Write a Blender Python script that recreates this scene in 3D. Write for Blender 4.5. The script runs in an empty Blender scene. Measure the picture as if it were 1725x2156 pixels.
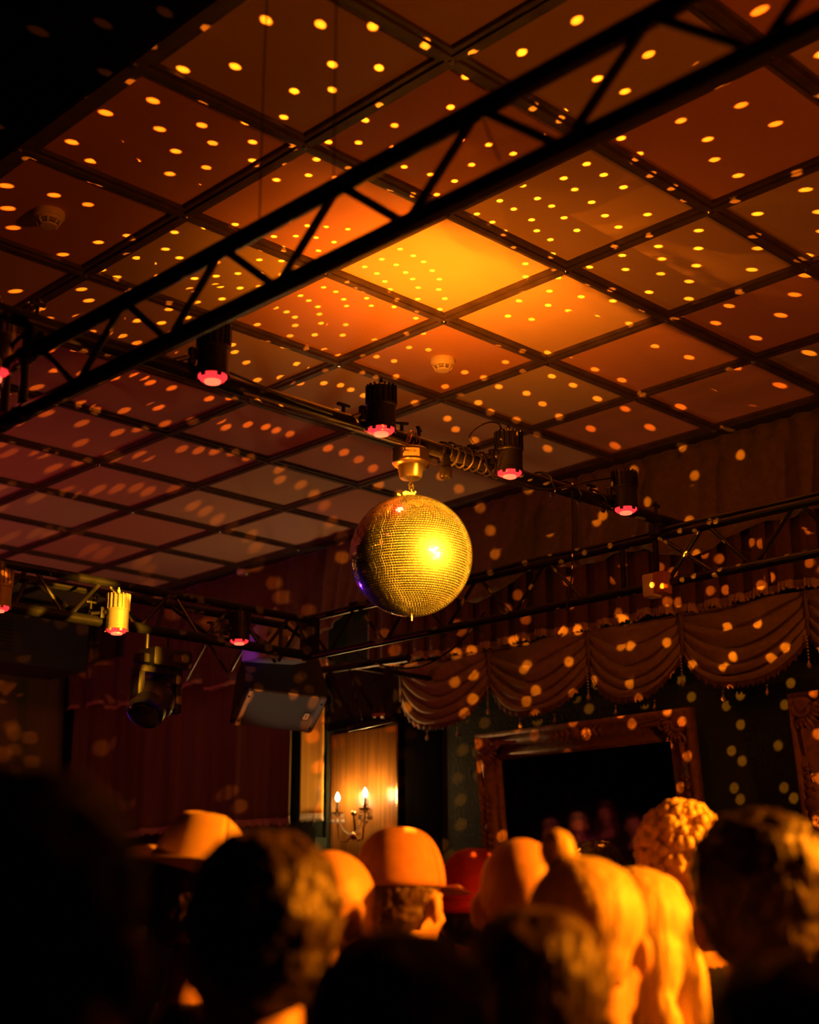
import bpy, bmesh, math, random
from mathutils import Vector, Matrix, Euler, noise
random.seed(7)
C = bpy.context.scene.collection
PI = math.pi
ZC = 4.0                                   # height of the panelled ceiling
def z_(z): return z + ZC                   # heights below are given from the ceiling down

# ------------------------------------------------------------------ camera, world, exposure
CAM = Vector((-1.86936, -3.61467, z_(-2.32224)))
RIGHT = Vector((0.71474746, -0.69936475, -0.00500171))
UP = Vector((-0.19227148, -0.20336652, 0.9600384))
BACK = Vector((-0.6724342, -0.68522332, -0.2798236))
F_PX = 2994.64
cd = bpy.data.cameras.new('camera')
cam = bpy.data.objects.new('camera', cd); C.objects.link(cam)
m = Matrix((RIGHT, UP, BACK)).transposed().to_4x4(); m.translation = CAM
cam.matrix_world = m
cd.sensor_width = 36; cd.sensor_height = 36; cd.sensor_fit = 'AUTO'; cd.lens = F_PX * 36 / 2156
cd.clip_start = 0.05; cd.clip_end = 60
cd.dof.use_dof = True; cd.dof.focus_distance = 5.3; cd.dof.aperture_fstop = 2.3
bpy.context.scene.camera = cam
sc = bpy.context.scene
w = bpy.data.worlds.new('world'); sc.world = w; w.use_nodes = True
w.node_tree.nodes['Background'].inputs[0].default_value = (0.02, 0.006, 0.002, 1)
w.node_tree.nodes['Background'].inputs[1].default_value = 0.1
sc.view_settings.view_transform = 'Standard'; sc.view_settings.look = 'None'
sc.view_settings.exposure = 0.0; sc.view_settings.gamma = 1.0; sc.view_settings.use_curve_mapping = False
sc.cycles.use_denoising = True
sc.cycles.max_bounces = 6; sc.cycles.diffuse_bounces = 3; sc.cycles.glossy_bounces = 4
sc.cycles.sample_clamp_indirect = 4.0
sc.cycles.caustics_reflective = False; sc.cycles.caustics_refractive = False

def ray(u, v):
    return RIGHT * ((u - 862.5) / F_PX) - UP * ((v - 1078) / F_PX) - BACK
def at(u, v, axis, val):                   # the point of the place seen at a pixel, on a known plane
    d = ray(u, v); t = (val - CAM[axis]) / d[axis]
    return CAM + d * t
def atd(u, v, t): return CAM + ray(u, v) * t

BALL = Vector((1.279, -0.413, z_(-1.162))); BR = 0.2
AMBER = (1.0, 0.20, 0.006)

# ------------------------------------------------------------------ stage lights, plus an added lamp for the people in the mirror
def spot(name, loc, target, energy, color, angle, blend=0.4, radius=0.04):
    l = bpy.data.lights.new(name, 'SPOT'); l.energy = energy; l.color = color
    l.spot_size = math.radians(angle); l.spot_blend = blend; l.shadow_soft_size = radius
    o = bpy.data.objects.new(name, l); C.objects.link(o); o.location = loc
    o.rotation_euler = (Vector(target) - Vector(loc)).to_track_quat('-Z', 'Y').to_euler()
    return o
SRC = Vector((-0.053, -0.999, 0.002)).normalized()      # direction from the ball to the pin spot
spot('pin_spot', BALL + SRC * 5.2, BALL, 30000, (1.0, 0.36, 0.012), 4.7, 0.12, 0.05)
spot('crowd_wash_light', (2.6, -4.6, z_(-1.0)), (-0.39, -1.57, z_(-2.25)), 3000, (1.0, 0.23, 0.004), 31, 0.45, 0.05)
spot('truss_wash_light', (1.9, -6.2, z_(-1.9)), (1.02, 1.65, z_(-1.0)), 15000, (1.0, 0.36, 0.012), 7.4, 0.15, 0.03)
spot('ceiling_wash_light', (1.4, -5.9, z_(-2.6)), (1.9, 1.0, z_(0.0)), 210, (1.0, 0.15, 0.003), 95, 0.9, 0.12)
spot('magenta_wash_light', (-0.6, 4.6, z_(-2.5)), (1.5, 4.2, z_(0.0)), 85, (1.0, 0.06, 0.12), 110, 0.9, 0.02)
spot('mirror_crowd_fill', (0.6, 1.6, z_(-0.9)), (-1.2, 4.9, z_(-2.4)), 90, (1.0, 0.10, 0.10), 40, 0.8, 0.05)  # added lamp, lights the people seen in the mirror
spot('violet_spot_light', (2.2, 4.4, z_(-1.75)), BALL + Vector((0, 0, 0.05)), 60, (0.22, 0.03, 1.0), 12, 0.5, 0.1)

def mirror_ball_light(la0, la1, lo0, lo1, SRC=SRC, gain0=1.0, phase=0.31):
    """Light thrown back by one patch of the ball's facets (between two latitudes and two azimuths): the pin spot mirrored in each facet."""
    def nv(la, lo):
        az = math.atan2(SRC.y, SRC.x) + lo
        return Vector((math.cos(la) * math.cos(az), math.cos(la) * math.sin(az), math.sin(la)))
    nc0 = nv((la0 + la1) / 2, (lo0 + lo1) / 2)
    def refl(n): return (n * (2 * n.dot(SRC)) - SRC).normalized()
    rc0 = refl(nc0); half = 0
    for i in range(9):
        for j in range(9):
            n = nv(la0 + (la1 - la0) * i / 8, lo0 + (lo1 - lo0) * j / 8)
            if n.dot(SRC) > 0: half = max(half, refl(n).angle(rc0))
    l = bpy.data.lights.new('mirror_ball_glints', 'SPOT'); l.energy = PEAK; l.shadow_soft_size = 0.0; l.color = (1, 1, 1)
    l.spot_size = min(math.radians(178), 2 * half + math.radians(6)); l.spot_blend = 0.0
    o = bpy.data.objects.new('mirror_ball_glints', l); C.objects.link(o)
    o.location = BALL + (nc0 * (BR * 1.03) if la0 < math.radians(43) else Vector((nc0.x * BR, 0.085, 0.20))); o.rotation_euler = rc0.to_track_quat('-Z', 'Y').to_euler()
    l.use_nodes = True; nt = l.node_tree; N = nt.nodes; L = nt.links
    em = N.get('Emission')
    def val(x):
        n = N.new('ShaderNodeValue'); n.outputs[0].default_value = x; return n.outputs[0]
    def M(op, a, b=None, c=None):
        n = N.new('ShaderNodeMath'); n.operation = op
        for i, x in enumerate((a, b, c)):
            if x is None: continue
            if isinstance(x, (int, float)): n.inputs[i].default_value = x
            else: L.new(x, n.inputs[i])
        return n.outputs[0]
    def V(op, a, b=None, scale=None):
        n = N.new('ShaderNodeVectorMath'); n.operation = op
        for i, x in enumerate((a, b)):
            if x is None: continue
            if isinstance(x, (tuple, Vector)): n.inputs[i].default_value = tuple(x)
            else: L.new(x, n.inputs[i])
        if scale is not None:
            if isinstance(scale, (int, float)): n.inputs['Scale'].default_value = scale
            else: L.new(scale, n.inputs['Scale'])
        return n.outputs['Value'] if op in ('DOT_PRODUCT', 'LENGTH') else n.outputs[0]
    geo = N.new('ShaderNodeNewGeometry')
    r = V('NORMALIZE', geo.outputs['Incoming'])
    glow_dir = r
    def lattice(s, dl, rad, phase):
        n = V('NORMALIZE', V('ADD', r, tuple(s)))
        sp = N.new('ShaderNodeSeparateXYZ'); L.new(n, sp.inputs[0])
        lat = M('ARCSINE', sp.outputs[2])
        row = M('ADD', M('FLOOR', M('DIVIDE', lat, dl)), 0.5)
        latc = M('MULTIPLY', row, dl)
        cn = M('ROUND', M('MULTIPLY', M('COSINE', latc), 2 * PI / dl))
        dlon = M('DIVIDE', 2 * PI, M('MAXIMUM', cn, 1.0))
        lon = M('ADD', M('ARCTAN2', sp.outputs[1], sp.outputs[0]), phase)
        col = M('ADD', M('FLOOR', M('DIVIDE', lon, dlon)), 0.5)
        lonc = M('SUBTRACT', M('MULTIPLY', col, dlon), phase)
        cb = N.new('ShaderNodeCombineXYZ'); L.new(row, cb.inputs[0]); L.new(col, cb.inputs[1])
        wn = N.new('ShaderNodeTexWhiteNoise'); wn.noise_dimensions = '3D'; L.new(cb.outputs[0], wn.inputs[0])
        jit = V('SCALE', V('SUBTRACT', wn.outputs['Color'], (0.5, 0.5, 0.5)), scale=0.012)
        nc = N.new('ShaderNodeCombineXYZ')
        L.new(M('MULTIPLY', M('COSINE', latc), M('COSINE', lonc)), nc.inputs[0])
        L.new(M('MULTIPLY', M('COSINE', latc), M('SINE', lonc)), nc.inputs[1])
        L.new(M('SINE', latc), nc.inputs[2])
        ncv = V('NORMALIZE', V('ADD', nc.outputs[0], jit))
        d = V('DOT_PRODUCT', ncv, tuple(s))
        rc = V('SUBTRACT', V('SCALE', ncv, scale=M('MULTIPLY', d, 2.0)), tuple(s))
        dist = V('LENGTH', V('SUBTRACT', r, rc))
        mr = N.new('ShaderNodeMapRange'); mr.interpolation_type = 'SMOOTHSTEP'
        L.new(dist, mr.inputs[0]); mr.inputs[1].default_value = rad * 1.25; mr.inputs[2].default_value = rad * 0.7
        mr.inputs[3].default_value = 0; mr.inputs[4].default_value = 1
        wide = N.new('ShaderNodeTexNoise'); wide.inputs['Scale'].default_value = 3.5; L.new(nc.outputs[0], wide.inputs['Vector'])
        keep = M('GREATER_THAN', wn.outputs['Value'], M('MAXIMUM', M('SUBTRACT', M('MULTIPLY', wide.outputs['Fac'], 1.4), 0.60), 0.03))
        gain = M('MULTIPLY', M('MULTIPLY', M('POWER', M('MAXIMUM', d, 0.0), 0.5), keep), M('ADD', M('MULTIPLY', wn.outputs['Value'], 0.4), 0.7))
        return M('MULTIPLY', mr.outputs[0], gain)
    dots = lattice(SRC, math.radians(2.95), 0.0092, phase)
    n = V('NORMALIZE', V('ADD', r, tuple(SRC)))
    sp = N.new('ShaderNodeSeparateXYZ'); L.new(n, sp.inputs[0])
    la = M('ARCSINE', sp.outputs[2])
    az0 = math.atan2(SRC.y, SRC.x)
    # azimuth relative to the lamp
    cx = V('DOT_PRODUCT', n, (math.cos(az0), math.sin(az0), 0)); cy = V('DOT_PRODUCT', n, (-math.sin(az0), math.cos(az0), 0))
    lo = M('ARCTAN2', cy, cx)
    q = M('MULTIPLY', M('MULTIPLY', M('GREATER_THAN', la, la0), M('LESS_THAN', la, la1 - 1e-6)), M('MULTIPLY', M('GREATER_THAN', lo, lo0), M('LESS_THAN', lo, lo1 - 1e-6)))
    tot = M('MULTIPLY', M('MULTIPLY', q, dots), gain0)
    if la0 > math.radians(13):             # added glow, standing in for soft light scattered from the bright crown
        l.spot_size = math.radians(178)
        up = M('POWER', M('MAXIMUM', V('DOT_PRODUCT', r, tuple(Vector((0.40, 0.03, 0.92)).normalized())), 0.0), 5.5)
        tot = M('ADD', tot, M('MULTIPLY', up, GLOW / PEAK * (1.0 if la0 > math.radians(43) else 0.35)))
    em.inputs['Color'].default_value = (*AMBER, 1)
    L.new(tot, em.inputs['Strength'])
DOTS = 1000.0; GLOW = 23.0; PEAK = DOTS
LAT = [math.radians(x) for x in (-50, -18, 14, 44, 60, 82)]; LON = [math.radians(x) for x in (-90, -40, 0, 40, 90)]
for i in range(5):
    for j in range(4): mirror_ball_light(LAT[i], LAT[i + 1], LON[j], LON[j + 1])
# added lamps, as if a second pin spot grazed the belly: more wall dots
SRC2 = Vector((0.22, -0.97, 0.03)).normalized()
for la in ((-40, -12), (-12, 16)):
    for lo in ((-25, 25), (25, 90)): mirror_ball_light(*[math.radians(x) for x in la + lo], SRC=SRC2, gain0=0.8, phase=0.11)

# ------------------------------------------------------------------ materials
def mat(name, col, rough=0.6, metal=0.0, emis=None, estr=0.0, vary=0.15, scale=8.0, bump=0.0, spec=0.5, sheen=0.0, stretch=None, trans=0.0, coat=0.0, aniso=0.0):
    m = bpy.data.materials.new(name); m.use_nodes = True
    nt = m.node_tree; b = nt.nodes['Principled BSDF']
    b.inputs['Roughness'].default_value = rough; b.inputs['Metallic'].default_value = metal
    b.inputs['Specular IOR Level'].default_value = spec
    b.inputs['Sheen Weight'].default_value = sheen
    b.inputs['Transmission Weight'].default_value = trans
    b.inputs['Coat Weight'].default_value = coat
    b.inputs['Anisotropic'].default_value = aniso
    tc = nt.nodes.new('ShaderNodeTexCoord'); mp = nt.nodes.new('ShaderNodeMapping')
    nt.links.new(tc.outputs['Object'], mp.inputs[0])
    if stretch: mp.inputs['Scale'].default_value = stretch
    no = nt.nodes.new('ShaderNodeTexNoise'); no.inputs['Scale'].default_value = scale; no.inputs['Detail'].default_value = 4
    nt.links.new(mp.outputs[0], no.inputs['Vector'])
    cr = nt.nodes.new('ShaderNodeValToRGB')
    cr.color_ramp.elements[0].position = 0.3; cr.color_ramp.elements[1].position = 0.7
    cr.color_ramp.elements[0].color = tuple(c * (1 - vary) for c in col) + (1,)
    cr.color_ramp.elements[1].color = tuple(min(1, c * (1 + vary)) for c in col) + (1,)
    nt.links.new(no.outputs['Fac'], cr.inputs[0]); nt.links.new(cr.outputs[0], b.inputs['Base Color'])
    if bump:
        bp = nt.nodes.new('ShaderNodeBump'); bp.inputs['Strength'].default_value = bump; bp.inputs['Distance'].default_value = 0.01
        nt.links.new(no.outputs['Fac'], bp.inputs['Height']); nt.links.new(bp.outputs[0], b.inputs['Normal'])
    if emis:
        b.inputs['Emission Color'].default_value = (*emis, 1); b.inputs['Emission Strength'].default_value = estr
    return m
M = {}
M['panel_red'] = mat('panel_red_cloth', (0.66, 0.38, 0.28), 0.55, vary=0.05, scale=1.5, spec=0.2)
M['panel_mid'] = mat('panel_orange_cloth', (0.70, 0.55, 0.38), 0.55, vary=0.05, scale=1.5, spec=0.2)
M['panel_brown'] = mat('panel_ochre_cloth', (0.64, 0.54, 0.36), 0.55, vary=0.05, scale=1.5, spec=0.2)
M['batten'] = mat('dark_stained_batten', (0.085, 0.065, 0.05), 0.5, vary=0.3, scale=14, bump=0.2)
M['black_wall'] = mat('black_paint', (0.005, 0.004, 0.004), 0.85, vary=0.2, spec=0.0)
M['soffit'] = mat('dark_soffit_paint', (0.035, 0.035, 0.04), 0.7, vary=0.2)
M['green_wall'] = mat('bottle_green_plaster', (0.028, 0.048, 0.028), 0.85, vary=0.2, scale=60, bump=0.5)
M['floor'] = mat('dark_floor_boards', (0.05, 0.035, 0.025), 0.5, vary=0.3, stretch=(1, 12, 1))
M['steel'] = mat('black_painted_tube', (0.012, 0.012, 0.013), 0.3, metal=0.0, vary=0.2, scale=20, spec=0.35)
M['black'] = mat('black_plastic', (0.015, 0.014, 0.014), 0.4, vary=0.2, scale=30)
M['rubber'] = mat('black_cable_rubber', (0.012, 0.011, 0.011), 0.45, vary=0.1)
M['chrome'] = mat('bright_steel', (0.6, 0.6, 0.62), 0.25, metal=1.0, vary=0.05)
M['silver'] = mat('silver_painted_can', (0.55, 0.52, 0.46), 0.35, metal=0.35, vary=0.1)
M['motor'] = mat('dark_bronze_metal', (0.16, 0.12, 0.08), 0.3, metal=0.7, vary=0.1)
M['red_lens'] = mat('glowing_red_lens', (0.5, 0.02, 0.02), 0.2, emis=(1.0, 0.03, 0.035), estr=1.5, vary=0.1)
M['red_hot'] = mat('glowing_pale_red_core', (0.8, 0.2, 0.1), 0.3, emis=(1.0, 0.16, 0.07), estr=1.8, vary=0.1)
M['velvet'] = mat('brown_velvet', (0.19, 0.16, 0.08), 0.9, vary=0.18, scale=30, sheen=0.5, bump=0.15)
M['swag'] = mat('lit_brown_velvet', (0.34, 0.30, 0.13), 0.9, vary=0.12, scale=30, sheen=0.4, bump=0.1)  # lighter copy of the brown velvet, so the swags look lit
M['velvet_dark'] = mat('dark_red_brown_velvet', (0.12, 0.065, 0.04), 0.9, vary=0.2, scale=30, sheen=0.4)
M['candlelit_drape'] = mat('candlelit_drape_cloth', (0.90, 0.55, 0.07), 0.9, vary=0.1, scale=4, stretch=(1, 6, 0.2))  # candlelight put into the cloth colour, brighter than the other drapes
M['drape'] = mat('brown_drape_cloth', (0.17, 0.13, 0.05), 0.9, vary=0.2, scale=4, stretch=(1, 6, 0.2))
M['fringe'] = mat('pale_gold_fringe', (0.50, 0.42, 0.24), 0.7, vary=0.3, scale=90, stretch=(1, 3, 0.3))
M['gold'] = mat('old_gilt_moulding', (0.30, 0.19, 0.11), 0.5, metal=0.15, vary=0.3, scale=30, bump=0.3)
M['brass'] = mat('polished_brass', (0.75, 0.50, 0.20), 0.22, metal=1.0, vary=0.1)
M['wood'] = mat('brown_wood_veneer', (0.19, 0.085, 0.014), 0.32, vary=0.35, scale=6, stretch=(8, 9, 0.35), spec=0.3)
M['crystal'] = mat('cut_glass_beads', (0.85, 0.85, 0.85), 0.08, vary=0.05, spec=1.0, metal=0.5)
M['bulb'] = mat('lit_candle_bulb', (1, 0.9, 0.7), 0.3, emis=(1.0, 0.72, 0.36), estr=160.0, vary=0.02)
M['candle'] = mat('dark_candle_sleeve', (0.06, 0.045, 0.03), 0.5)
M['grille'] = mat('grey_perforated_grille', (0.20, 0.20, 0.20), 0.55, vary=0.25, scale=300)
M['grille_edge'] = mat('pale_grille_edge', (0.40, 0.40, 0.39), 0.4, vary=0.1)
M['plate'] = mat('cream_label_plate', (0.85, 0.8, 0.62), 0.5, vary=0.05)
M['white'] = mat('off_white_plastic', (0.85, 0.82, 0.76), 0.45, vary=0.06)
M['led'] = mat('green_indicator', (0.1, 0.9, 0.1), 0.4, emis=(0.12, 1.0, 0.1), estr=2.5)
M['amber_case'] = mat('amber_plastic', (0.55, 0.25, 0.10), 0.3, vary=0.1)
M['mirror'] = mat('mirror_glass', (0.55, 0.55, 0.55), 0.03, metal=1.0, vary=0.02)
M['facet'] = mat('ball_mirror_tiles', (0.90, 0.88, 0.84), 0.09, metal=1.0, vary=0.03)
_nt = M['facet'].node_tree; _b = _nt.nodes['Principled BSDF']; _g = _nt.nodes.new('ShaderNodeBsdfGlossy')
_g.inputs['Color'].default_value = (0.9, 0.85, 0.75, 1); _g.inputs['Roughness'].default_value = 0.42
_x = _nt.nodes.new('ShaderNodeMixShader'); _x.inputs[0].default_value = 0.10          # broad glow of the pin spot put into the tiles as rough gloss
_nt.links.new(_b.outputs[0], _x.inputs[1]); _nt.links.new(_g.outputs[0], _x.inputs[2]); _nt.links.new(_x.outputs[0], _nt.nodes['Material Output'].inputs[0])
M['grout'] = mat('ball_silver_core', (0.75, 0.70, 0.55), 0.5, metal=0.25, vary=0.1, scale=40)
M['skin'] = mat('skin_light', (0.62, 0.36, 0.25), 0.5, vary=0.08, scale=25, spec=0.4)
M['skin_dark'] = mat('skin_tanned', (0.42, 0.23, 0.15), 0.5, vary=0.08, scale=25)
M['hair_black'] = mat('black_hair', (0.012, 0.009, 0.008), 0.5, vary=0.3, scale=60, stretch=(1, 1, 0.2), bump=0.6)
M['hair_brown'] = mat('brown_hair', (0.055, 0.026, 0.014), 0.5, vary=0.4, scale=60, stretch=(1, 1, 0.2), bump=0.6)
M['hair_dim'] = mat('dim_brown_hair', (0.028, 0.013, 0.008), 0.5, vary=0.4, scale=60, stretch=(1, 1, 0.2), bump=0.6)  # darker copy of the brown hair, so these heads look less lit
M['hair_blond'] = mat('blond_hair', (0.72, 0.55, 0.30), 0.5, vary=0.25, scale=60, stretch=(1, 1, 0.2), bump=0.6)
M['hair_grey'] = mat('grey_hair', (0.35, 0.31, 0.27), 0.5, vary=0.3, scale=60, stretch=(1, 1, 0.2), bump=0.6)
M['felt'] = mat('tan_hat_felt', (0.60, 0.42, 0.26), 0.85, vary=0.08, scale=40)
M['hatband'] = mat('brown_hat_band', (0.10, 0.05, 0.03), 0.6)
M['cap'] = mat('faded_cap_cloth', (0.45, 0.22, 0.14), 0.8, vary=0.12, scale=40)
M['red_cloth'] = mat('red_knit_cloth', (0.60, 0.03, 0.03), 0.8, vary=0.15, scale=60)
M['shirt_black'] = mat('black_shirt_cloth', (0.014, 0.012, 0.013), 0.9, vary=0.2, scale=20)
M['shirt_brown'] = mat('dark_brown_jacket_cloth', (0.05, 0.03, 0.022), 0.9, vary=0.2, scale=20)
M['trousers'] = mat('dark_trouser_cloth', (0.02, 0.02, 0.028), 0.9, vary=0.2)
M['shoe'] = mat('black_leather', (0.015, 0.013, 0.012), 0.4)
M['choker'] = mat('black_choker_band', (0.01, 0.01, 0.01), 0.6)
M['violet_case'] = mat('white_lacquered_case', (0.6, 0.6, 0.62), 0.4)

# ------------------------------------------------------------------ mesh building
class MB:
    def __init__(s): s.v = []; s.f = []; s.m = []
    def add(s, vs, fs, mi=0):
        o = len(s.v); s.v += [tuple(v) for v in vs]; s.f += [tuple(i + o for i in f) for f in fs]; s.m += [mi] * len(fs)
        return s
    def box(s, c, size, rot=None, mi=0, bevel=0.0):
        bm = bmesh.new(); bmesh.ops.create_cube(bm, size=1.0)
        bmesh.ops.scale(bm, vec=size, verts=bm.verts)
        if bevel: bmesh.ops.bevel(bm, geom=list(bm.edges), offset=bevel, segments=2, profile=0.7, affect='EDGES')
        R = rot if rot is not None else Matrix.Identity(3)
        c = Vector(c)
        bm.verts.index_update()
        vs = [R @ v.co + c for v in bm.verts]; fs = [[v.index for v in f.verts] for f in bm.faces]
        bm.free(); return s.add(vs, fs, mi)
    def tube(s, pts, r, n=10, caps=True, mi=0, radii=None):
        pts = [Vector(p) for p in pts]; vs = []; fs = []
        ref = None
        for i, p in enumerate(pts):
            d = (pts[min(i + 1, len(pts) - 1)] - pts[max(i - 1, 0)]).normalized()
            if ref is None or abs(ref.dot(d)) > 0.95:
                ref = Vector((0, 0, 1)) if abs(d.z) < 0.9 else Vector((1, 0, 0))
            a = (ref - d * ref.dot(d)).normalized(); ref = a; b = d.cross(a)
            rr = radii[i] if radii else r
            for k in range(n):
                t = 2 * PI * k / n; vs.append(p + a * (rr * math.cos(t)) + b * (rr * math.sin(t)))
        for i in range(len(pts) - 1):
            for k in range(n):
                q = (k + 1) % n; fs.append((i * n + k, i * n + q, (i + 1) * n + q, (i + 1) * n + k))
        if caps: fs.append(tuple(range(n))[::-1]); fs.append(tuple((len(pts) - 1) * n + k for k in range(n)))
        return s.add(vs, fs, mi)
    def lathe(s, prof, c=(0, 0, 0), rot=None, n=24, mi=0, caps=True):
        R = rot if rot is not None else Matrix.Identity(3); c = Vector(c); vs = []; fs = []
        for (r, z) in prof:
            for k in range(n):
                t = 2 * PI * k / n; vs.append(R @ Vector((r * math.cos(t), r * math.sin(t), z)) + c)
        for i in range(len(prof) - 1):
            for k in range(n):
                q = (k + 1) % n; fs.append((i * n + k, i * n + q, (i + 1) * n + q, (i + 1) * n + k))
        if caps: fs.append(tuple(range(n))[::-1]); fs.append(tuple((len(prof) - 1) * n + k for k in range(n)))
        return s.add(vs, fs, mi)
    def ball(s, c, r, n=12, mi=0, rot=None):
        if isinstance(r, (int, float)): r = (r, r, r)
        R = rot if rot is not None else Matrix.Identity(3); c = Vector(c); vs = []; fs = []
        h = n // 2 + 1
        vs.append(R @ Vector((0, 0, -r[2])) + c)
        for i in range(1, h):
            a = -PI / 2 + PI * i / h
            for k in range(n):
                t = 2 * PI * k / n
                vs.append(R @ Vector((r[0] * math.cos(a) * math.cos(t), r[1] * math.cos(a) * math.sin(t), r[2] * math.sin(a))) + c)
        vs.append(R @ Vector((0, 0, r[2])) + c); top = len(vs) - 1
        for k in range(n): fs.append((0, 1 + (k + 1) % n, 1 + k))
        for i in range(h - 2):
            for k in range(n):
                a = 1 + i * n + k; b = 1 + i * n + (k + 1) % n; fs.append((a, b, b + n, a + n))
        for k in range(n): fs.append((top, top - n + k, top - n + (k + 1) % n))
        return s.add(vs, fs, mi)
    def grid(s, fn, nu, nv, mi=0):
        vs = [fn(i / nu, j / nv) for i in range(nu + 1) for j in range(nv + 1)]; fs = []
        for i in range(nu):
            for j in range(nv):
                a = i * (nv + 1) + j; fs.append((a, a + 1, a + nv + 2, a + nv + 1))
        return s.add(vs, fs, mi)
    def mesh(s, name, mats, smooth=True):
        me = bpy.data.meshes.new(name); me.from_pydata(s.v, [], s.f)
        for mm in (mats if isinstance(mats, (list, tuple)) else [mats]): me.materials.append(mm)
        for p, mi in zip(me.polygons, s.m): p.material_index = mi; p.use_smooth = smooth
        me.update(); return me
    def build(s, name, mats, parent=None, smooth=True, solid=0.0, origin=None):
        me = s.mesh(name, mats, smooth)
        o = bpy.data.objects.new(name, me); C.objects.link(o)
        if origin is not None:
            me.transform(Matrix.Translation(-Vector(origin))); o.location = origin
        if parent is not None:
            o.parent = parent
            if origin is None and parent.get('_world'): o.matrix_parent_inverse = Matrix.Translation(-parent.location)
        if solid:
            sm = o.modifiers.new('thickness', 'SOLIDIFY'); sm.thickness = solid; sm.offset = 0
        if smooth:
            try: me.set_sharp_from_angle(angle=math.radians(40))
            except Exception: pass
        return o

def tag(o, label, cat, group=None, kind=None):
    if label: o['label'] = label
    if cat: o['category'] = cat
    if group: o['group'] = group
    if kind: o['kind'] = kind
    return o
def struct(o): o['kind'] = 'structure'; return o
def thing(name, label, cat, loc, rotz=0.0, group=None, world=False):
    o = bpy.data.objects.new(name, None); C.objects.link(o); o.location = loc; o.rotation_euler = (0, 0, rotz)
    o.empty_display_size = 0.1
    if world: o['_world'] = 1                 # its parts are written in room coordinates
    tag(o, label, cat, group); return o
def basis(zdir, xhint=(1, 0, 0)):
    z = Vector(zdir).normalized(); x = Vector(xhint); x = (x - z * x.dot(z)).normalized(); y = z.cross(x)
    return Matrix((x, y, z)).transposed()
def dup(root, loc, label, rotz=None):
    r = root.copy(); C.objects.link(r); r.location = loc; r['label'] = label
    if rotz is not None: r.rotation_euler = (0, 0, rotz)
    for ch in [c for c in bpy.data.objects if c.parent == root]:
        c = ch.copy(); C.objects.link(c); c.parent = r
        for g in [g for g in bpy.data.objects if g.parent == ch]:
            d = g.copy(); C.objects.link(d); d.parent = c
    return r

# ------------------------------------------------------------------ the room
S = 0.625
XW = 4.0
b = MB(); b.box((0, -0.5, -0.05), (8.6, 14, 0.1)); struct(b.build('floor', M['floor'], smooth=False))
b = MB(); b.box((XW + 0.1, -0.5, 2.1), (0.2, 14, 4.4)); struct(b.build('wall_right', M['green_wall'], smooth=False))
b = MB(); b.box((0, 6.2, 2.1), (8.2, 0.2, 4.4)); struct(b.build('wall_far', M['black_wall'], smooth=False))
b = MB(); b.box((-4.1, -0.5, 2.1), (0.2, 14, 4.4)); struct(b.build('wall_left', M['black_wall'], smooth=False))
b = MB(); b.box((0, -7.4, 2.1), (8.2, 0.2, 4.4)); struct(b.build('wall_back', M['black_wall'], smooth=False))

RED = {(0,0),(0,-1),(1,1),(2,2),(4,0),(4,1),(5,-1),(3,-1),(4,-3),(3,-3),(2,-1),(1,0),(1,-4),(2,-5),(3,-5),(2,-3),(5,-4),(4,-6),(2,2),(1,3),(3,3),(5,0),(4,-7),(3,-4),(2,-4),(1,-3)}
BRN = {(0,1),(1,2),(3,2),(4,-1),(4,-2),(3,-2),(1,-1),(2,-2),(5,-2),(4,-4),(5,1),(0,2),(5,-3),(3,-6),(1,-2),(0,-3)}
b = MB()
for p in range(6):
    for q in range(-9, 11):
        mi = 0 if (p, q) in RED else 2 if (p, q) in BRN else 1
        x0 = p * S; y1 = -q * S; y0 = y1 - S
        zz = ZC
        nv = 4
        for i in range(nv):
            for j in range(nv):
                a = x0 + S * i / nv; c = y0 + S * j / nv; h = S / nv
                b.add([(a, c, zz), (a, c + h, zz), (a + h, c + h, zz), (a + h, c, zz)], [(0, 1, 2, 3)], mi)
b.box((1.875, -0.3, ZC + 0.06), (3.75, 12.6, 0.08), mi=1)
ceil = struct(b.build('ceiling', [M['panel_red'], M['panel_mid'], M['panel_brown']], smooth=False))
def batten(a, c, wide=0.062):
    a = Vector(a); c = Vector(c); d = (c - a); L_ = d.length; mid = (a + c) / 2
    R = basis((0, 0, 1), d)
    bb = MB(); bb.box(mid - Vector((0, 0, 0.007)), (L_, wide, 0.014), R, bevel=0.002)
    bb.box(mid - Vector((0, 0, 0.017)), (L_, wide * 0.42, 0.010), R, bevel=0.003)
    bb.build('batten', M['batten'], ceil, smooth=False)
for p in range(1, 6): batten((p * S, -6.5, ZC), (p * S, 6.1, ZC))
batten((0.01, -6.5, ZC), (0.01, 6.1, ZC), 0.09)
batten((3.74, -6.5, ZC), (3.74, 6.1, ZC), 0.05)
for q in range(-9, 11): batten((0.0, -q * S, ZC - 0.001), (3.75, -q * S, ZC - 0.001))
b = MB()
for p in range(0, 7):
    for q in range(-9, 11): b.lathe([(0.008, -0.028), (0.012, -0.024), (0.012, -0.012)], (p * S, -q * S, ZC), n=10)
b.build('screw_cap', M['chrome'], ceil)
b = MB(); b.box((-2.04, -0.5, ZC - 0.01), (3.98, 14, 0.10)); struct(b.build('trim_1', M['black_wall'], smooth=False))
b = MB(); b.box((3.88, -0.5, ZC + 0.01), (0.26, 14, 0.05)); struct(b.build('trim_2', M['soffit'], smooth=False))
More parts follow.
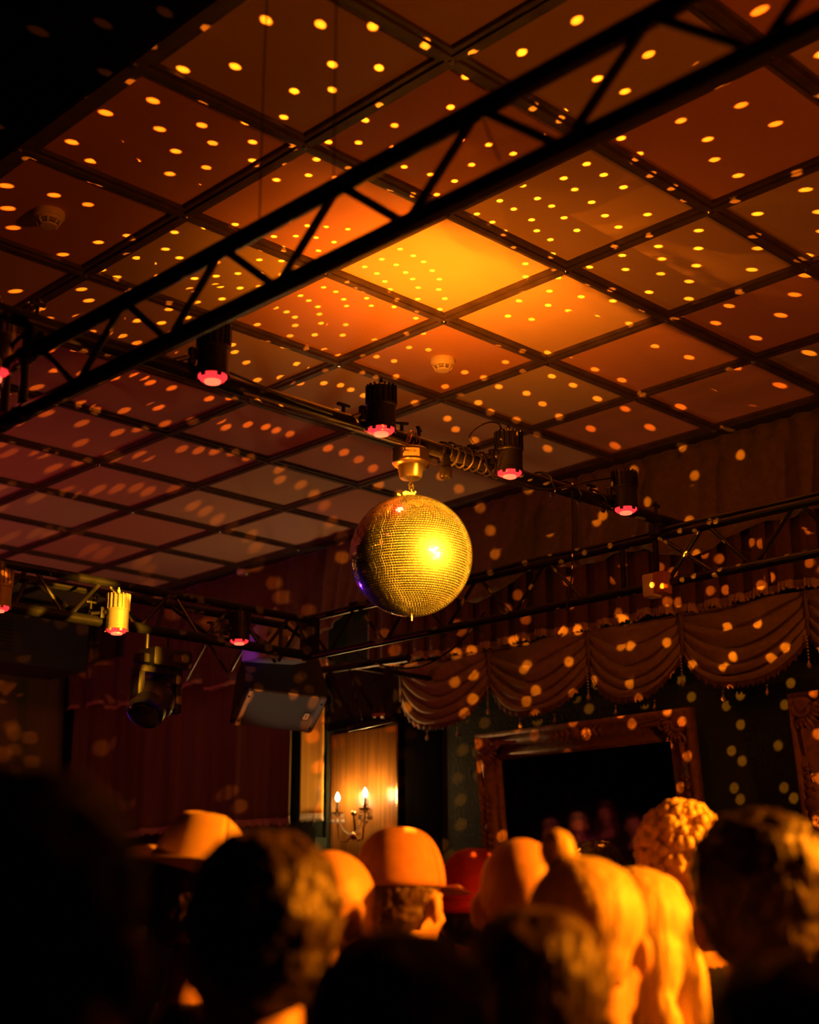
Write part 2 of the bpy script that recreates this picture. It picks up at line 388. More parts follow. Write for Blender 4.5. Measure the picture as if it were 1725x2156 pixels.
# dark pilaster and the green return beside the wood panel
b = MB(); b.box((XW - 0.006, 2.275, 2.0), (0.012, 0.32, 4.0)); struct(b.build('trim_3', M['black_wall'], smooth=False))
b = MB(); b.box((XW - 0.015, 3.055, 1.4), (0.03, 0.045, 2.9)); struct(b.build('trim_4', M['green_wall'], smooth=False))
b = MB(); b.box((XW - 0.03, 2.74, z_(-1.135)), (0.06, 0.62, 0.05)); struct(b.build('trim_5', M['black_wall'], smooth=False))
t = thing('wall_panel', 'brown wood veneer panel lit by the candle lamp, between dark pilaster and gold candlelit drape', 'wall panel', (XW, 2.74, 0.0), world=True)
b = MB(); b.box((XW - 0.010, 2.738, 1.41), (0.02, 0.59, 2.82), bevel=0.002); b.build('veneer_board', M['wood'], t)
for y in (2.447, 3.030):
    b = MB(); b.box((XW - 0.018, y, 1.41), (0.036, 0.016, 2.82), bevel=0.003); b.build('edge_strip', M['brass'], t)

# ------------------------------------------------------------------ trusses and pipe
ZU, ZL = z_(-0.848), z_(-1.012)
def seg(parent, name, a, c, r, n=10, m='steel'):
    bb = MB(); bb.tube([a, c], r, n); return bb.build(name, M[m], parent)
XM = -0.122
t = thing('lighting_truss', 'black two-chord lighting truss crossing the top of the picture nearest to the camera', 'truss', (XM, -2.0, ZU), group='black lighting trusses under the ceiling', world=True)
seg(t, 'chord', (XM, -6.6, ZU), (XM, 1.9, ZU), 0.0205, 16)
seg(t, 'chord', (XM, -6.6, ZL), (XM, 1.9, ZL), 0.0205, 16)
ups = [-0.839 - 0.396 * k for k in range(-5, 14)]
for yu in ups:
    if abs(yu + 0.443) < 0.05: yu = -0.44
    if yu > 1.7: continue
    for s_ in (1, -1):
        if yu == -0.44 and s_ == 1: continue
        seg(t, 'brace', (XM, yu + s_ * 0.016, ZU - 0.012), (XM, yu + s_ * 0.185, ZL + 0.012), 0.0095, 8)
    bb = MB(); bb.ball((XM - 0.012, yu, ZU - 0.024), 0.010, 8); bb.build('weld', M['steel'], t)
for y in (-0.37, -0.27):
    seg(t, 'post', (XM, y, ZU), (XM, y, ZL), 0.0125)
    for zz in (ZU, ZL):
        bb = MB(); bb.lathe([(0.0245, -0.02), (0.026, -0.015), (0.026, 0.015), (0.0245, 0.02)], (XM, y, zz), basis((0, 1, 0)), 16); bb.build('coupler', M['steel'], t)
for y in (-2.78, -2.88): seg(t, 'post', (XM, y, ZU), (XM, y, ZL), 0.0125)

XR, ZU2, ZL2 = 2.653, z_(-0.842), z_(-1.036)
t = thing('lighting_truss', 'black two-chord truss in front of the swagged curtains on the right', 'truss', (XR, -1.0, ZU2), group='black lighting trusses under the ceiling', world=True)
seg(t, 'chord', (XR, -6.6, ZU2), (XR, 1.75, ZU2), 0.018, 14)
seg(t, 'chord', (XR, -6.6, ZL2), (XR, 1.75, ZL2), 0.018, 14)
for k in range(-10, 7):
    yu = 0.192 + 0.26 * 0 + k * 0.40 - 0.03
    if -0.45 < yu < -0.15: continue
    for s_ in (1, -1): seg(t, 'brace', (XR, yu + s_ * 0.02, ZU2 - 0.01), (XR, yu + s_ * 0.185, ZL2 + 0.01), 0.0085, 8)
for y in (-0.40, -0.235): seg(t, 'post', (XR, y, ZU2), (XR, y, ZL2), 0.012)
seg(t, 'brace', (XR, -0.43, ZU2 - 0.01), (XR, -0.66, ZL2 + 0.01), 0.0085, 8)

YF, ZU3, ZL3 = 1.707, z_(-0.852), z_(-1.032)
t = thing('lighting_truss', 'black triangular truss across the far end with yellow-lit braces at its left', 'truss', (1.2, YF, ZU3), group='black lighting trusses under the ceiling', world=True)
seg(t, 'chord', (XM, YF, ZU3), (XR, YF, ZU3), 0.020, 14)
seg(t, 'chord', (XM, YF + 0.19, ZU3), (XR, YF + 0.19, ZU3), 0.020, 14)
seg(t, 'chord', (XM, YF + 0.0, ZL3), (XR, YF + 0.0, ZL3), 0.024, 14)
for k in range(0, 8):
    xu = 0.02 + k * 0.36
    for s_ in (1, -1):
        seg(t, 'brace', (xu + s_ * 0.015, YF, ZU3), (xu + s_ * 0.17, YF, ZL3), 0.0095, 8)
        seg(t, 'brace', (xu + 0.10 + s_ * 0.015, YF + 0.19, ZU3), (xu + 0.10 + s_ * 0.17, YF + 0.01, ZL3), 0.0095, 8)
bb = MB(); bb.box((XR, YF, (ZU3 + ZL3) / 2 + 0.0), (0.05, 0.10, 0.20), bevel=0.01); bb.build('corner_plate', M['steel'], t)

YP, ZP = -0.413, z_(-0.767)
t = thing('cross_pipe', 'long black pipe that carries the mirror ball and four small spotlights', 'pipe', (1.3, YP, ZP), world=True)
seg(t, 'tube', (-0.35, YP, ZP), (2.86, YP, ZP), 0.024, 18)
seg(t, 'rail', (0.55, YP - 0.03, ZP - 0.032), (1.27, YP - 0.03, ZP - 0.032), 0.006, 8, 'chrome')
for x in (XM, XR):
    bb = MB(); bb.lathe([(0.028, -0.03), (0.034, -0.025), (0.034, 0.025), (0.028, 0.03)], (x, YP, ZP), basis((1, 0, 0)), 16)
    bb.box((x, YP, ZP - 0.045), (0.05, 0.05, 0.05), bevel=0.006)
    bb.tube([(x, YP, ZP + 0.02), (x, YP, ZP + 0.07)], 0.006); bb.box((x, YP, ZP + 0.055), (0.045, 0.012, 0.012), bevel=0.003)
    bb.build('clamp', M['black'], t)

def wire(label, name, pts, r=0.004, m='rubber', sag=None, cat='cable', group=None):
    P = [Vector(p) for p in pts]; out = []
    n = len(P)
    for i in range(n - 1):
        p0 = P[max(i - 1, 0)]; p1 = P[i]; p2 = P[i + 1]; p3 = P[min(i + 2, n - 1)]
        for k in range(8):
            u = k / 8
            out.append(0.5 * ((2 * p1) + (p2 - p0) * u + (2 * p0 - 5 * p1 + 4 * p2 - p3) * u * u + (3 * p1 - p0 - 3 * p2 + p3) * u ** 3))
    out.append(P[-1])
    bb = MB(); bb.tube(out, r, 7); o = bb.build(name, M[m]); tag(o, label, cat, group); return o

# hanging rods of the trusses
for i, (u, v, lab) in enumerate([(703, 352, 'thin black wire from the ceiling to the near truss, above its middle'),
                  (547, 437, 'thin black wire from the ceiling to the near truss, left of the middle one')]):
    p = at(u, v, 0, XM)
    wire(lab, 'suspension_wire', [(XM, p.y, ZU + 0.02), (XM + 0.002, p.y, (ZU + ZC) / 2), (XM + 0.01, p.y, ZC - 0.06)], 0.0016, 'rubber', cat='wire', group='suspension wires of the near truss')
p = at(1015, 240, 0, XM)
wire('loose black wire end dangling below the near truss chord', 'dangling_wire', [p, p + Vector((0.01, -0.01, -0.05)), p + Vector((0.02, -0.025, -0.10))], 0.0016, cat='wire')

# ------------------------------------------------------------------ spotlights (small cans)
def par_parts(root, body_mat, r=0.047, h=0.15, side=-1, lens_tilt=0.0, arm=True):
    bb = MB()
    bb.lathe([(0.0, h * 0.5), (r * 0.6, h * 0.5), (r * 0.93, h * 0.44), (r * 0.97, h * 0.40), (r * 0.97, h * 0.08), (r * 1.05, h * 0.07), (r * 1.06, h * 0.02), (r, h * 0.0), (r, -h * 0.42), (r * 1.03, -h * 0.43), (r * 1.03, -h * 0.5), (r * 0.90, -h * 0.5), (r * 0.86, -h * 0.44)], n=28, caps=False)
    for k in range(6):
        a = 2 * PI * k / 6 + 0.3
        bb.box((r * 0.98 * math.cos(a), r * 0.98 * math.sin(a), -h * 0.53), (0.007, 0.012, 0.012), Matrix.Rotation(a, 3, 'Z'), bevel=0.002)
    bb.build('can', body_mat, root)
    bb = MB()
    for k in range(18):
        a = 2 * PI * k / 18
        bb.box((r * 0.99 * math.cos(a), r * 0.99 * math.sin(a), h * 0.27), (0.010, 0.0035, h * 0.42), Matrix.Rotation(a, 3, 'Z'))
    bb.build('cooling_fins', body_mat, root)
    bb = MB(); bb.lathe([(r * 0.92, -h * 0.47), (r * 0.9, -h * 0.53), (r * 0.75, -h * 0.58), (0.001, -h * 0.62)], n=24)
    ln = bb.build('lens', M['red_lens'], root)
    bb = MB(); bb.lathe([(r * 0.55, -h * 0.55), (r * 0.5, -h * 0.63), (0.001, -h * 0.645)], n=18); bb.build('bulb', M['red_hot'], ln)
    bb = MB(); bb.tube([(0, 0, h * 0.48), (0, 0, h * 0.62)], 0.007, 8); bb.tube([(0, 0, h * 0.62), (0, 0, h * 0.68)], 0.004, 8); bb.build('cable_gland', body_mat, root)
def par(loc, label, body='black', armto=None, h=0.15, r=0.047, power=3.0, tilt=0.0):
    root = thing('spotlight', label, 'spotlight', loc, group='small red-lensed stage spotlights')
    par_parts(root, M[body], r, h)
    if armto is not None:
        d = Vector(armto) - Vector(loc)
        bb = MB(); n_ = d.normalized()
        bb.tube([n_ * r * 0.95, d * 0.98], 0.008, 8); bb.ball(n_ * r * 1.05 , 0.016, 10)
        bb.box(n_ * (r + 0.02), (0.02, 0.02, 0.05), bevel=0.004)
        br = bb.build('bracket', M['black'], root)
        bb = MB(); bb.lathe([(0.027, -0.016), (0.033, -0.012), (0.033, 0.012), (0.027, 0.016)], d, basis((1, 0, 0)), 14)
        bb.tube([d + Vector((0, 0, 0.02)), d + Vector((0, 0, 0.055))], 0.006, 8)
        bb.box(d + Vector((0, 0, 0.05)), (0.05, 0.012, 0.01), bevel=0.003)
        bb.build('clamp', M['black'], root)
    l = bpy.data.lights.new('spotlight_beam', 'SPOT'); l.energy = power * 0.5; l.color = (1, 0.02, 0.012); l.spot_size = math.radians(50); l.spot_blend = 0.7; l.shadow_soft_size = 0.03
    lo = bpy.data.objects.new('spotlight_beam', l); C.objects.link(lo); lo.parent = root; lo.location = (0, 0, -h * 0.68)
    if tilt: root.rotation_euler = (0, tilt, 0)
    return root
YC = YP - 0.06
p = at(450, 738, 1, YC); par(p, 'black spotlight with glowing red lens hanging left of centre below the near truss', armto=(p.x - 0.13, YP, ZP), h=0.16, power=5)
p = at(803, 858, 1, YC); par(p, 'black spotlight on the pipe just up left of the mirror ball motor', armto=(p.x - 0.11, YP, ZP), power=5)
p = at(1072, 952, 1, YC); par(p, 'black spotlight on the pipe right of the motor, with cables beside it', armto=(p.x - 0.12, YP, ZP), power=5)
p = at(1316, 1032, 1, YC); par(p, 'black spotlight near the right end of the pipe in front of the curtain', armto=(p.x - 0.13, YP, ZP), power=5)
p = at(248, 1288, 1, YF - 0.06); par(p, 'silver spotlight lit bright yellow hanging on the far truss', 'silver', armto=(p.x - 0.10, YF, ZL3 + 0.03), power=4, r=0.049, h=0.16)
p = at(0, 1238, 1, YF - 0.06); par(p, 'yellow-lit silver spotlight cut by the left picture edge', 'silver', armto=(p.x - 0.12, YF, ZL3 + 0.03), power=4, r=0.049, h=0.16)
p = at(505, 1318, 1, YF - 0.06); par(p, 'dark spotlight with red lens on the far truss beside the violet-lit case', armto=(p.x - 0.12, YF, ZL3 + 0.03), power=4, h=0.14)
p = at(-8, 715, 0, XM - 0.03); par(p, 'pale spotlight on the near truss at the left picture edge', 'silver', power=4, h=0.19, armto=(XM, p.y + 0.12, ZU))

# ------------------------------------------------------------------ mirror ball with motor
t = thing('mirror_ball', 'large mirror ball glowing yellow, hanging from its motor under the pipe', 'mirror ball', BALL)
b = MB(); b.ball((0, 0, 0), BR - 0.0035, 96); core = b.build('core', M['grout'], t)
dl = math.radians(2.44); b = MB(); rr = random.Random(3)
nrow = int(round(PI / dl))
for i in range(-nrow // 2, nrow // 2 + 1):
    lat = (i + 0.5) * dl
    if abs(lat) > PI / 2 - dl * 1.2: continue
    n = int(round(2 * PI * math.cos(lat) / dl)); 
    if n < 4: continue
    off = rr.random() * 0.3
    for k in range(n):
        lon = (k + 0.5 + off * 0) * 2 * PI / n - 0.31
        nrm = Vector((math.cos(lat) * math.cos(lon), math.cos(lat) * math.sin(lon), math.sin(lat)))
        nj = (nrm + Vector((rr.gauss(0, 1), rr.gauss(0, 1), rr.gauss(0, 1))) * 0.014).normalized()
        e = Vector((-math.sin(lon), math.cos(lon), 0)); e = (e - nj * e.dot(nj)).normalized(); u_ = nj.cross(e)
        hw = BR * math.cos(lat) * PI / n * 0.86; hh = BR * dl / 2 * 0.86; c = nrm * BR
        top = [c + e * (sx * hw) + u_ * (sy * hh) for sx, sy in ((-1, -1), (1, -1), (1, 1), (-1, 1))]
        b.add(top, [(0, 1, 2, 3)])
b.build('mirror_tiles', M['facet'], t, smooth=False)
b = MB(); b.lathe([(0.022, 0), (0.022, 0.008), (0.006, 0.012), (0.006, 0.03)], (0, 0, BR - 0.004)); 
b.tube([(0.012 * math.cos(a / 8 * 2 * PI), 0, BR + 0.035 + 0.014 * math.sin(a / 8 * 2 * PI)) for a in range(9)], 0.003, 6, caps=False)
b.build('hanging_eye', M['chrome'], t)
b = MB()
for (x, y, z, r) in [(-0.045, -0.01, 0.196, 0.010), (-0.035, -0.012, 0.203, 0.009), (-0.024, -0.012, 0.203, 0.008), (-0.012, -0.012, 0.205, 0.008), (0.006, -0.01, 0.21, 0.009), (-0.05, 0.0, 0.195, 0.008)]:
    for j in range(5): b.ball((x + rr.uniform(-.005, .005), y + rr.uniform(-.006, .006), z + rr.uniform(-.004, .006)), r * rr.uniform(0.4, 0.7), 8)
b.build('knotted_cord', M['grout'], t)
b = MB(); b.tube([(0, 0, -BR + 0.002), (0, 0, -BR - 0.016)], 0.004, 8); b.build('bottom_pin', M['brass'], t)
t = thing('ball_motor', 'round black mirror ball motor with cream label, clamped under the pipe', 'motor', (BALL.x, YP, z_(-0.84)))
b = MB(); b.lathe([(0.030, 0.045), (0.055, 0.043), (0.062, 0.036), (0.062, -0.005), (0.056, -0.012), (0.044, -0.016), (0.038, -0.05), (0.034, -0.058), (0.001, -0.06)], n=32); mot = b.build('housing', M['motor'], t)
b = MB()
R0 = math.atan2(-1, -0.9)
for k in range(9):
    a0 = R0 - 0.45 + k * 0.1
    p0 = [(0.0632 * math.cos(a), 0.0632 * math.sin(a), z) for a in (a0, a0 + 0.1) for z in (0.002, 0.030)]
    b.add(p0, [(0, 2, 3, 1)])
lab = b.build('label_plate', M['plate'], mot)
b = MB()
for k in range(14):
    a = R0 - 0.36 + k * 0.05; 
    if k % 5 == 3: continue
    p0 = [(0.0636 * math.cos(q), 0.0636 * math.sin(q), z) for q in (a, a + 0.018) for z in (0.014, 0.022)]
    b.add(p0, [(0, 2, 3, 1)])
b.build('label_print', M['hatband'], lab)
b = MB()
for s_ in (1, -1):
    b.box((s_ * 0.066, 0, 0.012), (0.006, 0.03, 0.05), bevel=0.002); b.lathe([(0.011, -0.006), (0.011, 0.006)], (s_ * 0.072, 0, 0.012), basis((1, 0, 0)), 12)
b.build('side_lug', M['black'], t)
b = MB(); b.tube([(0, 0, 0.045), (0, 0, 0.075)], 0.014, 10); b.lathe([(0.027, -0.03), (0.034, -0.022), (0.034, 0.022), (0.027, 0.03)], (0, 0, 0.073), basis((1, 0, 0)), 16)
for s_ in (-1, 1): b.tube([(s_ * 0.04, 0, 0.09), (s_ * 0.04, 0, 0.13)], 0.006, 8); b.box((s_ * 0.04, 0, 0.125), (0.045, 0.014, 0.008), Matrix.Rotation(0.6 * s_, 3, 'Z'), bevel=0.003)
b.build('pipe_clamp', M['black'], t)
b = MB()
for k in range(7):
    zz = -0.06 - k * 0.012 - 0.006; a = k * PI / 2
    ring = [(0.0055 * math.cos(q) * math.cos(a), 0.0055 * math.cos(q) * math.sin(a), zz + 0.009 * math.sin(q)) for q in [j * 2 * PI / 8 for j in range(9)]]
    b.tube(ring, 0.0017, 6, caps=False)
b.build('chain', M['brass'], t)
b = MB()
for k in range(3):
    b.tube([(-0.05 + 0.015 * k + 0.02 * math.sin(q * 0.9 + k), -0.035 - 0.01 * math.cos(q), 0.045 + 0.035 * math.sin(q) + 0.008 * k) for q in [j * 2 * PI / 14 for j in range(15)]], 0.002, 6)
b.build('safety_loop', M['brass'], t)

t = thing('cable_plug', 'short black cable plug dangling from the pipe right of the motor', 'plug', at(939, 985, 1, YP - 0.03))
b = MB(); b.lathe([(0.012, 0.045), (0.016, 0.03), (0.018, 0.0), (0.022, -0.002), (0.022, -0.03), (0.018, -0.036), (0.016, -0.03), (0.001, -0.03)], n=20); b.build('plug_body', M['black'], t)
b = MB(); b.tube([(0, 0, 0.04), (0.0, 0.005, 0.07), (0, 0.03, 0.09)], 0.006, 8); b.build('cord', M['rubber'], t)

# cables wound along the pipe
def coil(x0, x1, turns, r, label, seed):
    rn = random.Random(seed); pts = []
    n = turns * 12
    for i in range(n + 1):
        u = i / n; a = u * turns * 2 * PI; rad = r + rn.uniform(-.003, .006)
        pts.append(Vector((x0 + (x1 - x0) * u, YP + rad * math.cos(a), ZP + rad * math.sin(a))))
    b = MB(); b.tube(pts, 0.0045, 6); tag(b.build('wound_cable', M['rubber']), label, 'cable', 'cables on the pipe')
coil(1.42, 1.75, 9, 0.034, 'black cable wound tightly round the pipe right of the ball motor', 4)
coil(1.9, 2.35, 3, 0.033, 'black cable loosely wound round the pipe near its right end', 5)
A = lambda u, v, y=YP - 0.04: at(u, v, 1, y)
wire('black cable looping up from the spotlight right of the motor', 'looped_cable', [A(1056, 905), A(1050, 892), A(1030, 889), A(1005, 900), A(989, 918), A(998, 935)], 0.0035)
wire('black cable sagging below the pipe between the two right-hand spotlights', 'sagging_cable', [A(1020, 975), A(1040, 1000), A(1085, 1015), A(1130, 1030), A(1180, 1028), A(1250, 1012), A(1300, 1005)], 0.004)
wire('black cable running down from the leftmost pipe spotlight towards the next one', 'slack_cable', [A(478, 782), A(520, 800), A(570, 822), A(620, 845), A(700, 872)], 0.004)
wire('thin black cord hanging straight down from the pipe in front of the curtain', 'loose_power_line', [A(1205, 1035), at(1206, 1100, 1, YP), at(1205, 1200, 1, YP), at(1195, 1270, 1, YP), at(1193, 1285, 1, YP)], 0.003)
wire('black cable sagging under the right truss where it meets the far one', 'sagging_cable', [at(750, 1375, 0, XR), at(800, 1400, 0, XR), at(880, 1405, 0, XR), at(960, 1360, 0, XR), at(1020, 1290, 0, XR)], 0.004)
wire('bundle of black cable bent over the near truss at the left picture edge', 'bent_cable', [at(20, 760, 0, XM), at(28, 725, 0, XM), at(60, 700, 0, XM), at(90, 705, 0, XM), at(85, 740, 0, XM)], 0.006)
wire('flat cable bundle taped on top of the right truss', 'taped_cable', [(XR - 0.01, y, ZU2 + 0.022 + 0.004 * math.sin(y * 9)) for y in (-2.2, -1.8, -1.4, -1.0, -0.6, -0.2, 0.2, 0.6, 1.0, 1.4)], 0.008)

# ------------------------------------------------------------------ detectors
def detector(loc, label):
    t = thing('smoke_detector', label, 'smoke detector', loc, group='ceiling smoke detectors')
    b = MB(); b.lathe([(0.052, 0.0), (0.052, -0.018), (0.049, -0.022), (0.046, -0.024)], n=32); b.build('base', M['white'], t)
    b = MB(); b.lathe([(0.046, -0.024), (0.040, -0.034)], n=32, caps=False); b.lathe([(0.031, -0.046), (0.027, -0.052), (0.001, -0.054)], n=32)
    for k in range(8):
        a = k * PI / 4 + 0.2
        b.box((0.0365 * math.cos(a), 0.0365 * math.sin(a), -0.040), (0.006, 0.006, 0.018), Matrix.Rotation(a, 3, 'Z') @ Matrix.Rotation(0.6, 3, 'Y'))
    b.lathe([(0.039, -0.0365), (0.0375, -0.0385)], n=32, caps=False); b.lathe([(0.036, -0.041), (0.0345, -0.043)], n=32, caps=False)
    b.build('vent_head', M['white'], t)
    b = MB(); b.lathe([(0.030, -0.024), (0.030, -0.047)], n=24); b.build('chamber', M['black'], t)
detector(at(932, 757, 2, ZC), 'white smoke detector on the brightly lit ceiling panel above the motor')
detector(at(104, 448, 2, ZC), 'white smoke detector on a dim red panel at the upper left')
p = at(513, 1206, 2, ZC - 0.03)
t = thing('motion_detector', 'small flat violet-tinted detector with a green light on the dark soffit', 'detector', p)
b = MB(); b.lathe([(0.048, 0.015), (0.048, 0.0), (0.04, -0.012), (0.001, -0.016)], n=28); b.build('cover', M['white'], t)
b = MB(); b.ball((0.016, -0.022, -0.013), 0.006, 8); b.build('indicator', M['led'], t)
p = at(1384, 1232, 0, XR - 0.03)
t = thing('signal_lamp', 'cream and amber signal lamp box fixed to the lower chord of the right truss', 'signal lamp', p)
b = MB(); b.box((0, 0.025, 0), (0.06, 0.052, 0.092), bevel=0.010); b.build('cream_body', M['white'], t)
b = MB(); b.box((0.0, -0.025, 0.004), (0.055, 0.05, 0.085), bevel=0.004); b.build('amber_cover', M['amber_case'], t)

# ------------------------------------------------------------------ moving head, speaker, case, small rig
p = at(332, 1385, 1, YF)
t = thing('moving_head_light', 'black moving head light with violet glints hanging under the far truss', 'stage light', (p.x, YF, z_(-1.10)))
b = MB(); b.box((0.03, 0, -0.06), (0.21, 0.17, 0.085), bevel=0.02); b.box((-0.10, -0.02, -0.07), (0.05, 0.06, 0.04), bevel=0.006); b.build('base', M['black'], t)
b = MB(); b.box((0.05, -0.087, -0.062), (0.05, 0.004, 0.034)); b.build('display', M['motor'], t)
b = MB()
for s_ in (-1, 1): b.box((0.0 + s_ * 0.10, 0, -0.20), (0.035, 0.07, 0.20), bevel=0.012)
b.box((0, 0, -0.115), (0.22, 0.08, 0.03), bevel=0.01); b.build('yoke', M['black'], t)
hr = basis((-0.62, -0.35, -0.70))
b = MB(); b.lathe([(0.03, -0.13), (0.06, -0.12), (0.075, -0.06), (0.078, 0.03), (0.085, 0.05), (0.085, 0.09), (0.07, 0.10)], (-0.02, 0, -0.25), hr, 28); b.ball((-0.01, 0, -0.245), (0.10, 0.085, 0.10), 20, rot=hr); b.build('head', M['black'], t)
b = MB(); b.lathe([(0.068, 0.10), (0.05, 0.112), (0.001, 0.117)], (-0.02, 0, -0.25), hr, 24); b.build('lens', M['mirror'], t)
b = MB()
for s_ in (-1, 1): b.tube([(s_ * 0.06, 0, -0.02), (s_ * 0.06, 0, 0.06)], 0.010, 8); b.lathe([(0.028, -0.014), (0.033, 0), (0.028, 0.014)], (s_ * 0.06, 0, 0.07), basis((1, 0, 0)), 14)
b.build('clamp', M['black'], t)
spot('violet_head_light', (p.x - 0.55, YF - 1.0, z_(-1.95)), (p.x, YF, z_(-1.42)), 2.2, (0.12, 0.04, 1.0), 22, 0.6, 0.03)

# speaker: pale grille facing down towards the crowd
sc_ = 7.2 / F_PX
def cv(x, y, z): return (RIGHT * x + UP * y + BACK * z) * sc_
P0 = atd(525, 1451, 7.2)
spot('grille_fill_light', (0.9, 0.9, z_(-3.2)), atd(590, 1505, 7.2), 44, (1.0, 0.64, 0.34), 10, 0.5, 0.05)  # added narrow lamp that brightens the loudspeaker grille
ea = cv(160, -25, -50); eb = cv(-42, -85, -92)
wa, hb = ea.length, eb.length; ea.normalize(); eb = (eb - ea * eb.dot(ea)).normalized(); nn = ea.cross(eb)
if nn.dot(BACK) < 0: nn = -nn
t = thing('loudspeaker', 'black wedge loudspeaker with pale grey grille hanging beside the lit wood panel', 'loudspeaker', P0, world=True)
def sp(a, c, n): return P0 + ea * (a * wa) + eb * (c * hb) + nn * n
b = MB()
fr = [sp(-0.06, -0.04, -0.004), sp(1.03, -0.04, -0.004), sp(1.03, 1.04, -0.004), sp(-0.06, 1.04, -0.004)]
bk = [sp(-0.02, 0.10, -0.27), sp(0.95, 0.10, -0.27), sp(0.95, 0.75, -0.24), sp(-0.02, 0.75, -0.24)]
b.add(fr + bk, [(0, 1, 2, 3), (7, 6, 5, 4), (0, 4, 5, 1), (1, 5, 6, 2), (2, 6, 7, 3), (3, 7, 4, 0)]); b.build('cabinet', M['black'], t, smooth=False)
b = MB(); b.add([sp(0.03, 0, 0.008), sp(0.94, 0, 0.008), sp(0.94, 1, 0.008), sp(0.03, 1, 0.008), sp(0.03, 0, -0.004), sp(0.94, 0, -0.004), sp(0.94, 1, -0.004), sp(0.03, 1, -0.004)], [(0, 1, 2, 3), (0, 4, 5, 1), (1, 5, 6, 2), (2, 6, 7, 3), (3, 7, 4, 0)])
gr = b.build('grille', M['grille'], t, smooth=False)
for a0, a1 in ((0, 0.05), (0.93, 1.0)):
    b = MB(); b.add([sp(a0, 0, 0.012), sp(a1, 0, 0.012), sp(a1, 1, 0.012), sp(a0, 1, 0.012), sp(a0, 0, -0.004), sp(a1, 0, -0.004), sp(a1, 1, -0.004), sp(a0, 1, -0.004)], [(0, 1, 2, 3), (0, 4, 5, 1), (1, 5, 6, 2), (2, 6, 7, 3), (3, 7, 4, 0)])
    es = b.build('edge_strip', M['grille_edge'], t, smooth=False)
    b = MB()
    for c in (0.14, 0.86): b.lathe([(0.007, 0), (0.006, 0.004), (0.001, 0.005)], sp((a0 + a1) / 2, c, 0.012), basis(nn), 10)
    b.build('screw', M['black'], es)
b = MB(); b.add([sp(0.80, 0.42, 0.010), sp(0.89, 0.42, 0.010), sp(0.89, 0.66, 0.010), sp(0.80, 0.66, 0.010)], [(0, 1, 2, 3)]); bd = b.build('badge', M['black'], gr, smooth=False)
b = MB(); b.add([sp(0.812, 0.45, 0.011), sp(0.878, 0.45, 0.011), sp(0.878, 0.63, 0.011), sp(0.812, 0.63, 0.011)], [(0, 1, 2, 3)])
b.build('badge_face', M['plate'], t, smooth=False)
b = MB(); b.add([sp(0.838, 0.50, 0.012), sp(0.858, 0.50, 0.012), sp(0.850, 0.54, 0.012), sp(0.864, 0.58, 0.012), sp(0.832, 0.585, 0.012), sp(0.842, 0.54, 0.012)], [(0, 1, 2, 3, 4, 5)])
b.build('badge_mark', M['black'], t, smooth=False)
b = MB(); c1 = sp(0.0, 0.25, -0.2); b.tube([c1, c1 + Vector((0, 0, 0.30))], 0.012, 8); c1 = sp(0.9, 0.3, -0.2); b.tube([c1, c1 + Vector((0, 0, 0.30))], 0.012, 8)
b.build('hanging_rod', M['black'], t)

p = at(578, 1345, 1, 2.05)
t = thing('equipment_case', 'small violet-lit pyramid-topped case behind the far truss', 'case', (p.x, 2.05, p.z))
b = MB(); b.add([(-0.13, -0.1, 0), (0.13, -0.1, 0), (0.13, 0.1, 0), (-0.13, 0.1, 0), (0, 0, 0.17), (-0.13, -0.1, -0.12), (0.13, -0.1, -0.12), (0.13, 0.1, -0.12), (-0.13, 0.1, -0.12)],
    [(0, 1, 4), (1, 2, 4), (2, 3, 4), (3, 0, 4), (0, 5, 6, 1), (1, 6, 7, 2), (2, 7, 8, 3), (3, 8, 5, 0), (5, 8, 7, 6)]); b.build('lid', M['violet_case'], t, smooth=False)
spot('case_fill_light', (p.x - 0.5, 1.95, p.z - 0.35), (p.x, 2.2, p.z + 0.03), 1.6, (0.35, 0.05, 1.0), 30, 0.5, 0.02)  # added violet spot, there to light the case

t = thing('truss_stub', 'short black truss stub with blue-edged braces hanging above the wood panel', 'truss', at(770, 1450, 0, 3.3), group='black lighting trusses under the ceiling', world=True)
X3 = 3.3
q = lambda u, v: at(u, v, 0, X3)
for (a, c, r) in [((690, 1410), (752, 1530), 0.012), ((745, 1420), (800, 1518), 0.012), ((735, 1405), (762, 1515), 0.005)]:
    seg(t, 'brace', q(*a), q(*c), r, 8)
seg(t, 'chord', q(672, 1412), q(860, 1385), 0.022, 12); seg(t, 'chord', q(735, 1535), q(828, 1515), 0.015, 12)
bb = MB(); bb.box(q(818, 1460), (0.03, 0.05, 0.26), bevel=0.005); bb.build('end_plate', M['black'], t)
seg(t, 'wall_arm', q(740, 1402), Vector((XW, q(740, 1402).y, q(740, 1402).z)), 0.016, 10)
p = q(803, 1500)
t = thing('flood_lamp', 'small dark flood lamp with a copper rim in the truss stub above the wood panel', 'stage light', p)
b = MB(); b.lathe([(0.02, 0.06), (0.04, 0.04), (0.048, -0.01)], n=20); b.build('can', M['black'], t)
b = MB(); b.lathe([(0.048, -0.01), (0.052, -0.02), (0.046, -0.026), (0.001, -0.02)], n=20); b.build('rim', M['amber_case'], t)

